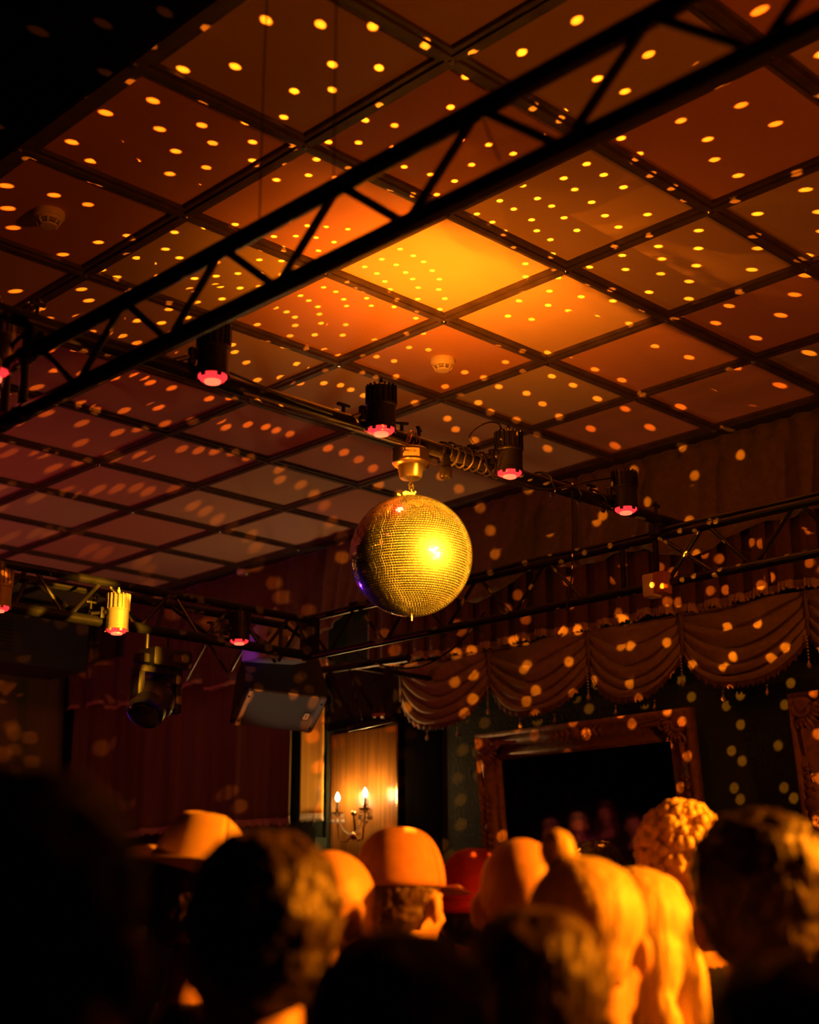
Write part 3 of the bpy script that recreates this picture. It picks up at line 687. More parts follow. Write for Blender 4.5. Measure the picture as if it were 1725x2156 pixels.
# air unit at the far end
p = at(60, 1335, 1, 5.2)
t = thing('air_unit', 'dark louvred air unit high at the far left behind the truss', 'air conditioner', (p.x, 5.4, p.z))
b = MB(); b.box((-0.55, 0, -0.05), (2.0, 0.5, 0.34), bevel=0.01); hs = b.build('housing', M['soffit'], t, smooth=False)
b = MB()
for k in range(9): b.box((-0.8, -0.26, 0.07 - k * 0.027), (1.3, 0.03, 0.006), Matrix.Rotation(0.5, 3, 'X'))
b.build('louvres', M['soffit'], hs, smooth=False)

# ------------------------------------------------------------------ curtains
def n1(x, s=0.0): return noise.noise(Vector((x, s, 0.37)))
def pleat(y, s, f):
    ph = y * f + 1.6 * n1(y * 1.7, s)
    return 0.5 + 0.28 * math.sin(ph * 2 * PI) * (0.6 + 0.9 * n1(y * 3.1, s + 5)) + 0.22 * math.sin(ph * 0.37 * 2 * PI + 1.3) + 0.35 * n1(y * f * 1.9, s + 8)
def cloth(name, label, y0, y1, ztop, zbot, x, depth, f, m, seed, parts=True, group=None, nz=16, fr=0.0, gather=0.0, square=False, wave=0.0, frm='fringe', axis='y', cat='curtain'):
    t = thing(name, label, cat, (x, (y0 + y1) / 2, z_(ztop)) if axis == 'y' else ((y0 + y1) / 2, x, z_(ztop)), group=group, world=True)
    L_ = y1 - y0; nu = max(30, int(L_ * f * 14))
    def fn(u, v):
        y = y0 + L_ * u
        zb = zbot(y) if callable(zbot) else zbot
        z = ztop + (zb - ztop) * v
        sway = 0.05 * n1(y * 2.3 + v * 0.5, seed + 9) * v
        d = depth * (0.25 + 0.75 * min(1, v * 2.5 + (0.4 if not gather else 0))) * pleat(y + sway * 0.5, seed, f)
        if square: d = depth * (0.5 + 0.5 * math.tanh(4 * math.sin(y * f * 2 * PI + 0.9 * n1(y * 2.0, seed)))) * min(1, v * 3 + 0.3)
        if wave: d += wave * v * v * (0.5 + 0.5 * math.sin(y * 5.6 + 2.2 * n1(y * 1.3, seed + 4)))
        if gather: d += gather * math.sin(y * f * 9) * max(0, 1 - v * 6)
        xx = x - 0.01 - d
        zz = z + 0.012 * n1(y * 7, seed + 2) * v
        return (xx, y, z_(zz)) if axis == 'y' else (y, xx, z_(zz))
    b = MB(); b.grid(fn, nu, nz); b.build('cloth', M[m], t, solid=0.004)
    if fr:
        b = MB()
        def ff(u, v):
            p = Vector(fn(u, 1.0)); k = int(u * nu)
            jag = 0.25 * (0.5 + 0.5 * math.sin(u * nu * 2.3)) + 0.15 * n1(u * nu * 0.37, seed)
            p.z -= fr * v * (0.85 + jag) - 0.004; 
            if axis == 'y': p.x -= 0.006 * (1 if k % 2 else -1) * v
            return p
        b.grid(ff, nu * 2, 3); b.build('fringe', M[frm], t, solid=0.003)
    return t
UP0 = lambda y: -0.53 - 0.045 * math.sin(y * 4.3 + 0.8) - 0.03 * math.sin(y * 9.1) - 0.025 * n1(y * 6, 3)
cloth('pelmet_curtain', 'upper brown velvet pelmet with wavy hem along the right wall below the soffit', -3.2, 2.95, -0.015, UP0, XW - 0.13, 0.05, 6.5, 'velvet', 1.0, gather=0.009, wave=0.09, nz=18, group='layered velvet curtains on the right wall')
cloth('pelmet_curtain', 'lower brown velvet pelmet with gold fringe just above the swags', -3.2, 2.60, -0.40, lambda y: -0.80 - 0.01 * math.sin(y * 8), XW - 0.08, 0.035, 7.4, 'velvet_dark', 2.0, square=True, fr=0.045, group='layered velvet curtains on the right wall')
cloth('pelmet_curtain', 'dim pelmet with stepped hem high over the left-hand drapes', 2.97, 6.1, -0.015, lambda y: -0.70 - 0.05 * (1 if math.sin(y * 5.2) > 0 else 0), XW - 0.10, 0.07, 5.0, 'velvet_dark', 3.0, fr=0.03, group='layered velvet curtains on the right wall')
cloth('long_drape', 'long dark drape with pale fringe left of the loudspeaker', 3.30, 6.1, -0.60, -1.66, XW - 0.02, 0.13, 3.4, 'drape', 4.0, fr=0.05, nz=24, group='long drapes')
cloth('long_drape', 'narrow drape beside the wood panel, its gold colour standing in for candlelight', 3.085, 3.30, -0.60, -1.65, XW - 0.03, 0.03, 5.0, 'candlelit_drape', 5.0, fr=0.05, nz=24, group='long drapes')
cloth('long_drape', 'dark floor-length drape on the far wall behind the moving head light', 0.6, 3.85, -0.25, -3.9, 6.08, 0.20, 3.0, 'drape', 6.0, nz=24, axis='x', group='long drapes')

def swag(ya, yb, zt, zj, zb, label, seed):
    """a festoon: ya > yb"""
    t = thing('curtain_swag', label, 'curtain swag', (XW - 0.05, (ya + yb) / 2, z_(zt)), group='velvet swags over the gilt mirrors', world=True)
    W_ = ya - yb
    def fn(u, v):
        s = math.sin(PI * u); cat = 1 - (2 * u - 1) ** 2
        pinch = 1 - 0.10 * (1 - cat) * 0
        y = ya - W_ * u
        zl = zj + (zb - zj) * (1 - abs(2 * u - 1) ** 2.6)
        z = zt + (zl - zt) * (v ** (1.0 + 0.35 * (1 - s)))
        sag = 0.07 * s * math.sin(v * PI) * (1 - 0.4 * v)
        w_ = v + 0.22 * (u - 0.5) * (1 - v) * asy + 0.05 * n1(u * 2.5 + seed, v * 2)
        nf = 4.6; ph = w_ * nf
        fold = (ph - math.floor(ph)); fold = math.sin(PI * fold ** 0.62) * 2 - 1          # round roll above, sharp crease below
        amp = 0.034 * (0.30 + 0.70 * s ** 0.8) * (0.75 + 0.5 * n1(math.floor(ph) * 1.7, seed + 3))
        x = XW - 0.045 - 0.06 * s ** 0.6 * (0.5 + v * 0.6) - amp * fold - 0.02
        return (x, y + 0.012 * n1(v * 5, seed) * (1 - s), z_(z - sag))
    asy = 1 if int(seed * 10) % 2 else -0.6
    b = MB(); b.grid(fn, 44, 72); b.build('cloth', M['swag'], t, solid=0.004)
    def ff(u, v):
        p = Vector(fn(u, 1.0)); p.z -= 0.032 * v * (0.9 + 0.25 * math.sin(u * 170)); p.x -= 0.006 * math.sin(u * 90) * v; return p
    b = MB(); b.grid(ff, 130, 2); b.build('fringe', M['velvet_dark'], t, solid=0.003)
    b = MB(); b.ball((XW - 0.075, ya, z_(zt - 0.02)), (0.012, 0.02, 0.03), 10)
    b.tube([(XW - 0.09, ya, z_(zt)), (XW - 0.085, ya - 0.004, z_(zt - 0.1)), (XW - 0.075, ya, z_(zj - 0.01))], 0.02, 8, radii=[0.006, 0.010, 0.012]); b.build('gathered_tail', M['velvet'], t)
J = [2.363, 1.657, 0.955, 0.372, -0.32, -1.02]
labs = ['velvet swag at the left end of the row, nearest the wood panel', 'velvet swag above the left part of the gilt mirror', 'velvet swag above the right part of the gilt mirror',
        'broad velvet swag right of the gilt mirror', 'velvet swag cut by the right picture edge']
for i in range(5): swag(J[i], J[i + 1], -0.845, -1.045, -1.225, labs[i], i * 1.7)

def pendant(y, z, n, label, x=XW - 0.10):
    t = thing('crystal_pendant', label, 'crystal pendant', (x, y, z_(z)), group='crystal drops hanging from the swags')
    b = MB()
    for k in range(n): b.ball((0, 0, -0.016 * k - 0.012), 0.0055, 8)
    b.build('bead_chain', M['crystal'], t)
    b = MB(); b.lathe([(0.001, 0.0), (0.005, -0.012), (0.011, -0.026), (0.009, -0.036), (0.001, -0.042)], (0, 0, -0.016 * n - 0.004), n=8); b.build('drop', M['crystal'], t, smooth=False)
nm = ['leftmost swag', 'second swag from the left', 'third swag', 'fourth swag', 'swag at the right edge']
for i in range(1, 5): pendant(J[i], -1.05, 7, 'long crystal chain hanging at the joint left of the %s' % nm[i])
for i in range(4):
    c = (J[i] + J[i + 1]) / 2
    pendant(c + 0.12, -1.245, 1, 'small crystal drop on the left of the %s hem' % nm[i]); pendant(c - 0.12, -1.245, 1, 'small crystal drop on the right of the %s hem' % nm[i])

# ------------------------------------------------------------------ gilt mirrors
def gilt_mirror(ya, yb, ztop, zbot, label, lean):
    H_ = ztop - zbot; W_ = ya - yb
    t = thing('framed_mirror', label, 'mirror', (XW - 0.03, (ya + yb) / 2, z_(zbot)), group='gilt framed mirrors on the green wall')
    t.rotation_euler = (0, -lean, 0)
    fw = 0.15
    prof = [(0.0, 0.0), (0.0, 0.05), (0.012, 0.062), (0.03, 0.05), (0.045, 0.045), (0.06, 0.05), (0.09, 0.032), (0.115, 0.028), (0.125, 0.034), (0.14, 0.026), (0.15, 0.004)]
    # local frame: y along the wall, z up, -x out of the wall
    def rail(p0, p1, inn):
        d = (p1 - p0); L_ = d.length; d.normalize(); vs = []; fs = []
        for (o_, h) in prof:
            vs.append(Vector((-h, 0, 0)) + p0 + inn * o_ + d * o_); vs.append(Vector((-h, 0, 0)) + p1 + inn * o_ - d * o_)
        for i in range(len(prof) - 1): fs.append((2 * i, 2 * i + 1, 2 * i + 3, 2 * i + 2))
        return vs, fs
    c = [Vector((0, W_ / 2, 0)), Vector((0, W_ / 2, H_)), Vector((0, -W_ / 2, H_)), Vector((0, -W_ / 2, 0))]
    inn = [Vector((0, -1, 0)), Vector((0, 0, -1)), Vector((0, 1, 0)), Vector((0, 0, 1))]
    for i in range(4):
        b = MB(); b.add(*rail(c[i], c[(i + 1) % 4], inn[i])); b.build('frame_rail', M['gold'], t, smooth=True, solid=0.004)
    b = MB(); b.box((-0.012, 0, H_ / 2), (0.006, W_ - 2 * fw + 0.03, H_ - 2 * fw + 0.03)); b.build('mirror_glass', M['mirror'], t, smooth=False)
    rn = random.Random(11)
    def scroll(bb, o, s1, s2, R=0.05, turns=1.4, r=0.011):
        pts = []
        for k in range(22):
            a = k / 21 * turns * 2 * PI; q_ = R * (1 - k / 24)
            pts.append(o + Vector((-0.012 * math.sin(k * 0.4), s1 * q_ * math.cos(a), s2 * q_ * math.sin(a))))
        bb.tube(pts, r, 7, radii=[r * (1 - 0.5 * k / 22) for k in range(22)])
    for (sy, sz) in ((1, 1), (-1, 1), (1, 0), (-1, 0)):
        b = MB(); zz = H_ if sz else 0; dz = -1 if sz else 1
        o = Vector((-0.055, sy * (W_ / 2 - 0.06), zz + dz * 0.06))
        b.ball(o + Vector((0.01, 0, 0)), (0.02, 0.06, 0.06), 12)
        scroll(b, o, -sy, dz, 0.05); scroll(b, o + Vector((0, -sy * 0.09, 0)), sy, dz, 0.035); scroll(b, o + Vector((0, 0, dz * 0.09)), -sy, -dz, 0.035)
        for k in range(7):
            a = k * 0.26; L_ = 0.11
            d = Vector((0, -sy * math.cos(a), dz * math.sin(a))); b.tube([o + d * 0.04, o + d * 0.08 + Vector((-0.012, 0, 0)), o + d * L_], 0.008, 6, radii=[0.006, 0.011, 0.003])
        b.tube([o + Vector((0, 0, dz * 0.1)), o + Vector((0.0, 0, dz * 0.22))], 0.012, 6, radii=[0.018, 0.006])
        b.tube([o + Vector((0, -sy * 0.1, 0)), o + Vector((0, -sy * 0.24, 0))], 0.012, 6, radii=[0.018, 0.006])
        b.build('corner_ornament', M['gold'], t)
    for (o, h) in ((Vector((-0.05, 0, H_ - 0.055)), 1), (Vector((-0.05, W_ / 2 - 0.055, H_ / 2)), 0), (Vector((-0.05, -W_ / 2 + 0.055, H_ / 2)), 0)):
        b = MB(); ax = Vector((0, 1, 0)) if h else Vector((0, 0, 1))
        b.ball(o, (0.018, 0.035, 0.035), 10)
        for s_ in (1, -1):
            for k in range(4):
                c_ = o + ax * (s_ * (0.05 + 0.035 * k)); b.ball(c_, (0.014, 0.022 - 0.003 * k, 0.022 - 0.003 * k), 8)
                for e in (1, -1):
                    side = ax.cross(Vector((1, 0, 0))) * e
                    b.tube([c_, c_ + side * 0.025 + ax * s_ * 0.012, c_ + side * 0.016 + ax * s_ * 0.032], 0.006, 6, radii=[0.008, 0.008, 0.003])
        b.build('rail_ornament', M['gold'], t)
gilt_mirror(1.70, 0.30, -1.315, -2.30, 'large gilt framed mirror on the green wall below the middle swags', math.radians(5.0))
gilt_mirror(-0.235, -1.635, -1.315, -2.30, 'gilt framed mirror cut by the right picture edge', math.radians(5.0))

# ------------------------------------------------------------------ candle sconce
sp0 = at(738, 1745, 0, 3.86)
t = thing('candle_sconce', 'crystal candle sconce with two lit bulbs on the brown wood panel', 'wall lamp', (XW - 0.02, sp0.y, sp0.z - 0.02))
O = t.location.copy()
b = MB(); b.lathe([(0.05, 0.0), (0.045, 0.012), (0.02, 0.03), (0.015, 0.06)], (0, 0, 0), basis((-1, 0, 0)), 20); b.tube([(-0.05, 0, 0), (-0.08, 0, 0.0), (-0.09, 0, 0.10)], 0.009, 8); b.ball((-0.09, 0, 0.11), 0.02, 10); b.ball((-0.09, 0, -0.02), 0.025, 10); b.build('stem', M['brass'], t)
cand = [at(711, 1712, 0, 3.875), at(769, 1703, 0, 3.86)]
for k, cp in enumerate(cand):
    l_ = cp - O
    b = MB(); b.tube([Vector((-0.085, 0, 0.0)), Vector((-0.10, l_.y * 0.4, -0.05)), Vector((l_.x, l_.y * 0.85, -0.045)), Vector((l_.x, l_.y, l_.z - 0.03))], 0.006, 8); arm = b.build('arm', M['brass'], t)
    b = MB(); b.lathe([(0.004, -0.03), (0.012, -0.012), (0.036, 0.0), (0.038, 0.004), (0.01, 0.004), (0.010, 0.02), (0.014, 0.024), (0.012, 0.03)], l_, n=20); b.build('drip_pan', M['brass'], arm)
    b = MB(); b.lathe([(0.0075, 0.0), (0.0075, 0.045), (0.005, 0.048)], l_ + Vector((0, 0, 0.02)), n=12); b.build('candle_sleeve', M['candle'], t)
    b = MB(); b.lathe([(0.005, 0), (0.013, 0.014), (0.012, 0.028), (0.001, 0.050)], l_ + Vector((0, 0, 0.070)), n=12); b.build('flame_bulb', M['bulb'], t)
    pl = bpy.data.lights.new('candle_light', 'POINT'); pl.energy = 5.0; pl.color = (1.0, 0.46, 0.11); pl.shadow_soft_size = 0.012
    po = bpy.data.objects.new('candle_light', pl); C.objects.link(po); po.parent = t; po.location = l_ + Vector((-0.0, 0, 0.095 + 0.03))
    b = MB()
    for j in range(8):
        a = j * PI / 4; base = l_ + Vector((0.036 * math.cos(a), 0.036 * math.sin(a), -0.003))
        for n_ in range(2 + (j % 2)): b.ball(base - Vector((0, 0, 0.012 * n_ + 0.006)), 0.0045, 6)
        b.lathe([(0.001, 0), (0.006, -0.010), (0.008, -0.02), (0.001, -0.03)], base - Vector((0, 0, 0.03)), n=6)
    b.build('crystal_drops', M['crystal'], arm, smooth=False)
b = MB(); la = cand[0] - O; lb = cand[1] - O
for j in range(26):
    u = j / 25; c_ = la.lerp(lb, u); c_.z -= 0.03 + 0.13 * 4 * u * (1 - u) * 0.8 + 0.0; b.ball(c_, 0.0055, 7)
for j in range(16):
    b.ball(lb + Vector((0.01, -0.012 + 0.004 * math.sin(j), 0.07 - j * 0.010)), 0.005, 6)
    b.ball(lb + Vector((0.02 * math.sin(j * 1.3), 0.022 * math.cos(j * 1.7), -0.02 - j * 0.006)), 0.006, 6)
b.build('bead_garland', M['crystal'], t)
wire('thin dark cable hanging down in front of the gold-lit drape', 'speaker_cable', [sp(0.93, 0.3, -0.2), at(699, 1470, 0, 3.85), at(688, 1540, 0, 3.85), at(675, 1640, 0, 3.85), at(661, 1715, 0, 3.85), at(658, 1740, 0, 3.85)], 0.0025)
# dark bench-height board below the drape fringe on the left
b = MB(); b.box((XW - 0.06, 3.9, z_(-2.9)), (0.12, 1.65, 2.2)); struct(b.build('trim_6', M['green_wall'], smooth=False))

# ------------------------------------------------------------------ people
def blob(parts, voxel, smooth_it=3, mats=None, name='body'):
    me = parts.mesh(name + '_source', mats or M['skin'])
    o = bpy.data.objects.new(name + '_source', me); C.objects.link(o)
    r = o.modifiers.new('r', 'REMESH'); r.mode = 'VOXEL'; r.voxel_size = voxel; r.use_smooth_shade = True
    s = o.modifiers.new('s', 'SMOOTH'); s.iterations = smooth_it; s.factor = 0.5
    dg = bpy.context.evaluated_depsgraph_get(); ev = o.evaluated_get(dg)
    out = bpy.data.meshes.new_from_object(ev); out.name = name
    bpy.data.objects.remove(o); bpy.data.meshes.remove(me)
    out.materials.clear()
    for mm in ([mats] if mats else [M['skin']]): out.materials.append(mm)
    for p in out.polygons: p.use_smooth = True
    return out
def body_parts():
    b = MB()
    b.ball((0, -0.012, 1.665), (0.076, 0.094, 0.088), 28)
    b.ball((0, 0.030, 1.605), (0.060, 0.066, 0.088), 24)
    b.ball((0, 0.068, 1.545), (0.030, 0.026, 0.024), 14); b.ball((0, 0.03, 1.555), (0.055, 0.05, 0.035), 16)
    b.tube([(0, 0.086, 1.645), (0, 0.104, 1.612), (0, 0.112, 1.596)], 0.012, 8, radii=[0.008, 0.012, 0.014])
    for s_ in (-1, 1):
        b.ball((s_ * 0.012, 0.098, 1.594), (0.010, 0.012, 0.009), 8)
        b.ball((s_ * 0.030, 0.080, 1.650), (0.024, 0.012, 0.008), 10)
        b.ball((s_ * 0.030, 0.076, 1.628), (0.014, 0.012, 0.011), 10)
        b.ball((s_ * 0.080, -0.008, 1.620), (0.010, 0.022, 0.034), 12); b.ball((s_ * 0.088, -0.014, 1.625), (0.008, 0.018, 0.030), 12)
        b.ball((s_ * 0.040, 0.062, 1.600), (0.022, 0.022, 0.020), 12)
    b.ball((0, 0.092, 1.572), (0.026, 0.010, 0.007), 12); b.ball((0, 0.090, 1.561), (0.022, 0.010, 0.007), 12)
    b.tube([(0, -0.03, 1.40), (0, -0.022, 1.48), (0, -0.005, 1.58)], 0.055, 18, radii=[0.075, 0.056, 0.054])
    secs = [(0.80, 0.155, 0.10, 0), (0.88, 0.172, 0.118, -0.01), (0.97, 0.160, 0.110, 0), (1.07, 0.143, 0.100, 0.0), (1.20, 0.158, 0.108, 0.0), (1.31, 0.176, 0.112, 0.0), (1.39, 0.172, 0.098, -0.01), (1.44, 0.125, 0.075, -0.02), (1.48, 0.06, 0.055, -0.02)]
    vs = []; fs = []; n = 28
    for (z, rx, ry, cy) in secs:
        for k in range(n):
            a = 2 * PI * k / n; vs.append((rx * math.cos(a), cy + ry * math.sin(a), z))
    for i in range(len(secs) - 1):
        for k in range(n): q_ = (k + 1) % n; fs.append((i * n + k, i * n + q_, (i + 1) * n + q_, (i + 1) * n + k))
    fs.append(tuple(range(n))[::-1]); fs.append(tuple((len(secs) - 1) * n + k for k in range(n))); b.add(vs, fs)
    for s_ in (-1, 1):
        b.ball((s_ * 0.175, -0.01, 1.395), (0.062, 0.06, 0.058), 16)
        b.tube([(s_ * 0.185, -0.01, 1.39), (s_ * 0.215, -0.02, 1.25), (s_ * 0.235, -0.025, 1.12), (s_ * 0.245, 0.01, 1.02), (s_ * 0.245, 0.06, 0.89)], 0.04, 14, radii=[0.052, 0.046, 0.038, 0.039, 0.026])
        b.ball((s_ * 0.243, 0.082, 0.84), (0.020, 0.038, 0.048), 14)
        for k, (dy, ln) in enumerate(((0.028, 0.066), (0.009, 0.078), (-0.010, 0.072), (-0.029, 0.056))):
            x0 = s_ * 0.243; y0 = 0.088 + dy; z0 = 0.805
            b.tube([(x0, y0, z0 + 0.02), (x0 - s_ * 0.002, y0 + 0.004, z0 - ln * 0.45), (x0 - s_ * 0.014, y0 + 0.008, z0 - ln)], 0.008, 8, radii=[0.0095, 0.0085, 0.007])
        b.tube([(s_ * 0.238, 0.105, 0.865), (s_ * 0.225, 0.135, 0.835), (s_ * 0.218, 0.142, 0.80)], 0.01, 8, radii=[0.013, 0.010, 0.008])
        b.tube([(s_ * 0.088, 0, 0.86), (s_ * 0.095, 0.005, 0.66), (s_ * 0.098, 0.012, 0.49), (s_ * 0.100, -0.012, 0.34), (s_ * 0.102, -0.02, 0.10)], 0.06, 16, radii=[0.088, 0.073, 0.054, 0.054, 0.036])
        b.ball((s_ * 0.105, 0.03, 0.045), (0.042, 0.115, 0.042), 16); b.ball((s_ * 0.103, -0.03, 0.06), (0.036, 0.045, 0.055), 14)
    return b
BODY = blob(body_parts(), 0.0085, 2)
def shell(src, test, off, mats, name, amp=0.0, ns=20.0):
    bm = bmesh.new(); bm.from_mesh(src); bm.normal_update()
    kill = [f for f in bm.faces if not test(f.calc_center_median())]
    bmesh.ops.delete(bm, geom=kill, context='FACES')
    for v in bm.verts:
        v.co += v.normal * (off + amp * noise.noise(v.co * ns))
    me = bpy.data.meshes.new(name); bm.to_mesh(me); bm.free()
    me.materials.clear(); me.materials.append(mats)
    for p in me.polygons: p.use_smooth = True
    return me
def hand(c): return abs(c.x) > 0.195 and c.z < 0.90
SHIRT = shell(BODY, lambda c: 0.90 < c.z < 1.455 and not (c.z > 1.425 and abs(c.x) < 0.06) and not hand(c), 0.012, M['shirt_black'], 'jacket', 0.006, 9)
TROUS = shell(BODY, lambda c: 0.09 < c.z <= 0.94 and not (abs(c.x) > 0.195), 0.012, M['trousers'], 'trousers', 0.006, 9)
SHOES = shell(BODY, lambda c: c.z <= 0.105, 0.008, M['shoe'], 'shoes')
EYES = MB(); 
for s_ in (-1, 1): EYES.ball((s_ * 0.030, 0.0815, 1.632), (0.010, 0.008, 0.008), 10)
EYES = EYES.mesh('eyes', M['white'])
def hair_short(amp=0.004, top=0.0, sc=1.0):
    b = MB(); b.ball((0, -0.024, 1.675 + top), (0.086 * sc, 0.098 * sc, 0.090 * sc), 30); b.ball((0, -0.045, 1.625), (0.074, 0.066, 0.06), 20); b.ball((0, 0.02, 1.715 + top), (0.064, 0.062, 0.045), 18)
    me = blob(b, 0.006, 2, M['hair_black'], 'hair')
    for v in me.vertices: 
        nz_ = noise.noise(v.co * 35) * amp * 1.5 + noise.noise(v.co * 90) * amp; d = (v.co - Vector((0, -0.02, 1.66))).normalized(); v.co += d * nz_
    return me
def hair_long():
    b = MB(); b.ball((0, -0.024, 1.675), (0.090, 0.100, 0.092), 30); b.ball((0, -0.055, 1.60), (0.092, 0.062, 0.11), 22); b.ball((0, -0.07, 1.49), (0.095, 0.045, 0.12), 22); b.ball((0, 0.02, 1.715), (0.066, 0.06, 0.045), 18)
    for s_ in (-1, 1): b.tube([(s_ * 0.075, -0.01, 1.68), (s_ * 0.092, -0.01, 1.58), (s_ * 0.088, 0.0, 1.46), (s_ * 0.08, 0.02, 1.38)], 0.03, 10, radii=[0.02, 0.028, 0.03, 0.012])
    me = blob(b, 0.007, 3, M['hair_blond'], 'hair')
    for v in me.vertices: v.co += Vector((1, 1, 0)) * 0.004 * noise.noise(Vector((v.co.x * 60, v.co.y * 60, v.co.z * 6)))
    return me
def hair_bun():
    me0 = MB(); me0.ball((0, -0.024, 1.675), (0.088, 0.098, 0.090), 30); me0.ball((0, -0.045, 1.625), (0.074, 0.066, 0.06), 20); me0.ball((-0.04, -0.03, 1.775), (0.028, 0.028, 0.032), 16); me0.ball((0, 0.02, 1.715), (0.064, 0.062, 0.045), 18)
    return blob(me0, 0.006, 2, M['hair_blond'], 'hair')
def hair_curly():
    rn = random.Random(5); b = MB(); b.ball((0, -0.02, 1.68), (0.084, 0.09, 0.088), 24)
    for k in range(420):
        d = Vector((rn.gauss(0, 1), rn.gauss(0, 1) - 0.2, rn.gauss(0, 1) + 0.55)).normalized()
        if d.z < -0.25 or (d.y > 0.55 and d.z < 0.5): continue
        c = Vector((0, -0.02, 1.675)) + Vector((d.x * 0.090, d.y * 0.098, d.z * 0.105)); b.ball(c, rn.uniform(0.008, 0.015), 6)
        if False: b.tube([c, c + d * rn.uniform(0.012, 0.022) + Vector((rn.uniform(-.01, .01),) * 3)], 0.004, 5)
    return b.mesh('hair', M['hair_blond'])
HAIR = {'short': hair_short(), 'messy': hair_short(0.005, 0.006, 1.05), 'long': hair_long(), 'bun': hair_bun(), 'curly': hair_curly()}
def recol(me, key):
    m2 = me.copy(); m2.materials.clear(); m2.materials.append(M[key]); return m2
HC = {}
def person(u, vtop, dist, face, label, hair=('short', 'hair_black'), shirt='shirt_black', skin='skin', hat=None, extra=None, tilt=0.0, floor_h=None):
    """head top seen at pixel (u, vtop), at this distance from the camera"""
    p = atd(u, vtop, dist)
    top = 1.775 if hair else 1.757
    if hat == 'cowboy': top = 1.84
    if hat == 'cap': top = 1.79
    if hat == 'beanie': top = 1.79
    s = p.z / top
    t = thing('person', label, 'person', (p.x, p.y, 0), math.atan2(-face[0], face[1]) if isinstance(face, tuple) else face, group='crowd standing in front of the camera')
    t.scale = (1.0, 1.0, s); 
    k = min(1.08, max(0.92, s)); t.scale = (k, k, s)
    if tilt: t.rotation_euler = (0, tilt, t.rotation_euler.z)
    def part(nm, me):
        o = bpy.data.objects.new(nm, me); C.objects.link(o); o.parent = t; return o
    key = ('b', skin)
    if key not in HC: HC[key] = recol(BODY, skin)
    part('body', HC[key]); 
    key = ('s', shirt)
    if key not in HC: HC[key] = recol(SHIRT, shirt)
    part('jacket', HC[key]); part('trousers', TROUS); part('shoes', SHOES); part('eyes', EYES)
    if hair:
        if hair not in HC: HC[hair] = recol(HAIR[hair[0]], hair[1])
        ho = part('hair', HC[hair])
        if hat in ('cap', 'beanie'): ho.scale = (0.96, 0.96, 0.90); ho.location = (0, 0, 0.158)
    if hat == 'cowboy':
        b = MB()
        def crown(u_, v_):
            a = u_ * 2 * PI; ph = v_ * PI / 2; sn = math.sin(ph)
            rad = max(0.0, math.cos(ph)) ** 0.42 * (1 - 0.16 * sn)
            x = 0.086 * rad * math.cos(a); y = 0.105 * rad * math.sin(a)
            x *= 1 - 0.24 * max(0, math.sin(a)) ** 1.5 * sn
            z = 0.125 * sn ** 0.85 - 0.030 * sn * max(0, math.sin(a)) * rad
            z -= 0.026 * math.exp(-(x / 0.026) ** 2) * max(0, (sn - 0.8) / 0.2) * math.exp(-(y / 0.075) ** 4)
            return (x, y, z)
        b.grid(crown, 40, 26)
        h_ = b.build('hat_crown', M['felt'], t, solid=0.003); h_.location = (0, -0.012, 1.708)
        b = MB()
        def brim(u_, v_):
            a = u_ * 2 * PI; r0 = 0.088; R = 1 + 0.85 * v_
            x = 0.086 * R * math.cos(a); y = 0.105 * (1 + 0.62 * v_) * math.sin(a)
            return (x, y, 0.035 * v_ ** 1.8 * math.cos(a) ** 2 - 0.012 * v_ * math.sin(a) ** 2)
        b.grid(brim, 48, 8); h2 = b.build('hat_brim', M['felt'], t, solid=0.003); h2.location = (0, -0.012, 1.708)
        b = MB(); b.grid(lambda u_, v_: (0.0875 * math.cos(u_ * 2 * PI), 0.1065 * math.sin(u_ * 2 * PI), 0.003 + 0.018 * v_), 40, 1); h3 = b.build('hat_band', M['hatband'], h_, solid=0.002)
    if hat == 'cowboy':
        Rz = Matrix.Rotation(t.rotation_euler.z, 3, 'Z')
        Rt = (Rz.inverted() @ Matrix.Rotation(math.radians(-17), 3, BACK) @ Rz)
        for hh in (h_, h2): hh.rotation_euler = Rt.to_euler()
    if hat in ('cap', 'beanie'):
        b = MB(); mm = M['cap'] if hat == 'cap' else M['red_cloth']
        b.grid(lambda u_, v_: (0.090 * math.cos(v_ * PI / 2) ** 0.7 * math.cos(u_ * 2 * PI), -0.016 + 0.104 * math.cos(v_ * PI / 2) ** 0.7 * math.sin(u_ * 2 * PI), 1.665 + (0.118 if hat == 'cap' else 0.125) * math.sin(v_ * PI / 2)), 36, 14)
        if hat == 'beanie':
            b.tube([(0.091 * math.cos(a / 36 * 2 * PI), -0.016 + 0.105 * math.sin(a / 36 * 2 * PI), 1.655) for a in range(37)], 0.012, 8, caps=False)
        b.build('cap_crown', mm, t, solid=0.003)
        if hat == 'cap':
            b = MB(); b.grid(lambda u_, v_: ((0.088 + 0.0 * v_) * math.cos((0.12 + 0.76 * u_) * PI), (0.085 + 0.075 * v_) * (0.6 + 0.4 * math.sin((0.12 + 0.76 * u_) * PI)) + 0.02, 1.668 - 0.016 * v_ + 0.0), 20, 5); b.build('cap_peak', mm, t, solid=0.003)
    if extra == 'choker':
        b = MB(); b.lathe([(0.060, -0.012), (0.063, 0), (0.060, 0.012)], (0, -0.018, 1.505), n=28, caps=False); b.build('choker', M['choker'], t, solid=0.004)
        b = MB(); b.tube([(0.012 * math.cos(a / 12 * 2 * PI), -0.086, 1.505 + 0.012 * math.sin(a / 12 * 2 * PI)) for a in range(13)], 0.003, 6, caps=False); b.build('choker_ring', M['chrome'], t)
    if extra == 'earring':
        b = MB(); b.ball((0.094, -0.008, 1.583), 0.006, 10); b.build('earring', M['chrome'], t)
    return t
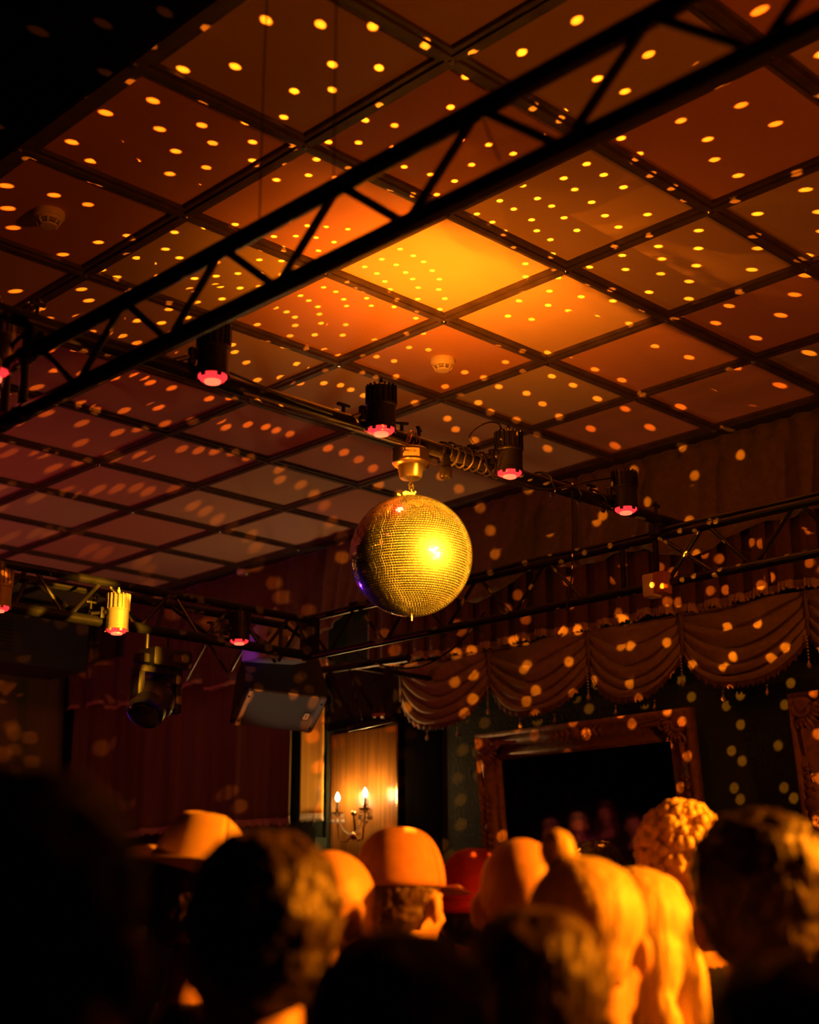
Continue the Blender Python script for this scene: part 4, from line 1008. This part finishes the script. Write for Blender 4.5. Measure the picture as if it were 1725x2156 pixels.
STAGE = (0.35, -0.9); AWAY = (0.67, 0.68)
def yaw(deg):   # 0 = back turned straight to the camera, positive turns the face to the picture's right
    a = math.radians(deg); f = (-BACK.x, -BACK.y); r_ = (RIGHT.x, RIGHT.y)
    return (f[0] * math.cos(a) + r_[0] * math.sin(a), f[1] * math.cos(a) + r_[1] * math.sin(a))
person(80, 1588, 1.05, yaw(10), 'person with dark hair, huge blurred back of the head at the left picture edge')
person(438, 1700, 3.05, yaw(65), 'person in a pale felt cowboy hat behind the dark heads at the left', hat='cowboy', hair=('short', 'hair_brown'), shirt='shirt_brown', tilt=0.0)
person(545, 1748, 1.75, yaw(-25), 'person with tousled dark brown hair between the cowboy hat and the candle sconce', hair=('messy', 'hair_dim'), shirt='shirt_brown')
person(705, 1785, 2.75, yaw(40), 'person with a bald head just below the candle sconce', hair=None)
person(850, 1737, 3.15, yaw(30), 'person in a faded orange cap right of the candle sconce', hat='cap', hair=('short', 'hair_brown'))
person(840, 1925, 1.28, yaw(0), 'person with black hair, the low dark dome at the bottom centre')
person(1005, 1788, 3.55, yaw(20), 'person in a red knit hat left of the bald orange-lit head', hat='beanie', hair=('short', 'hair_black'))
person(1098, 1760, 2.75, yaw(10), 'bald person lit orange in front of the left side of the mirror', hair=None)
person(1240, 1790, 2.2, yaw(25), 'person with blond hair tied in a small top bun, brightly lit', hair=('bun', 'hair_blond'))
person(1352, 1815, 2.6, yaw(35), 'person with long blond hair below the curly-haired one', hair=('long', 'hair_blond'))
person(1135, 1890, 1.62, yaw(20), 'person with dark hair and an earring, low at the bottom right of centre', hair=('short', 'hair_brown'), extra='earring', shirt='shirt_brown')
person(1440, 1700, 3.2, yaw(30), 'person with curly blond hair and a black choker in front of the mirror frame', hair=('curly', 'hair_blond'), extra='choker')
person(1592, 1705, 1.95, yaw(15), 'tall person with wavy brown hair right of the curly blond one', hair=('messy', 'hair_dim'), shirt='shirt_brown')
person(1650, 1975, 1.25, yaw(0), 'person with black hair low in the bottom right corner')
person(1257, 1760, 4.6, yaw(20), 'person with short dark hair far back, just below the mirror glass', hair=('short', 'hair_black'))
# people deeper in the room, seen in the mirror
for i, (x, y, h, hs, hc, lab) in enumerate([(-1.2, 5.56, 1.80, 'short', 'hair_grey', 'grey-haired person deep in the room, seen in the left of the mirror'), (-1.0, 5.05, 1.86, 'short', 'hair_grey', 'tallest grey-haired person deep in the room, left of the middle of the mirror'),
        (-1.7, 5.25, 1.90, 'long', 'hair_brown', 'long-haired person deep in the room, seen mid-mirror'), (-1.2, 4.55, 1.82, 'short', 'hair_black', 'dark-haired person deep in the room, right of the middle of the mirror'), (-1.3, 4.0, 1.78, 'short', 'hair_brown', 'brown-haired person deep in the room, seen in the right of the mirror')]):
    d_ = (Vector((x, y, h)) - CAM); t_ = -d_.dot(BACK)
    u = 862.5 + F_PX * d_.dot(RIGHT) / t_; v = 1078 - F_PX * d_.dot(UP) / t_
    person(u, v, t_, (1.0, -0.5), lab, hair=(hs, hc))
for o in bpy.data.objects:
    if '_world' in o: del o['_world']
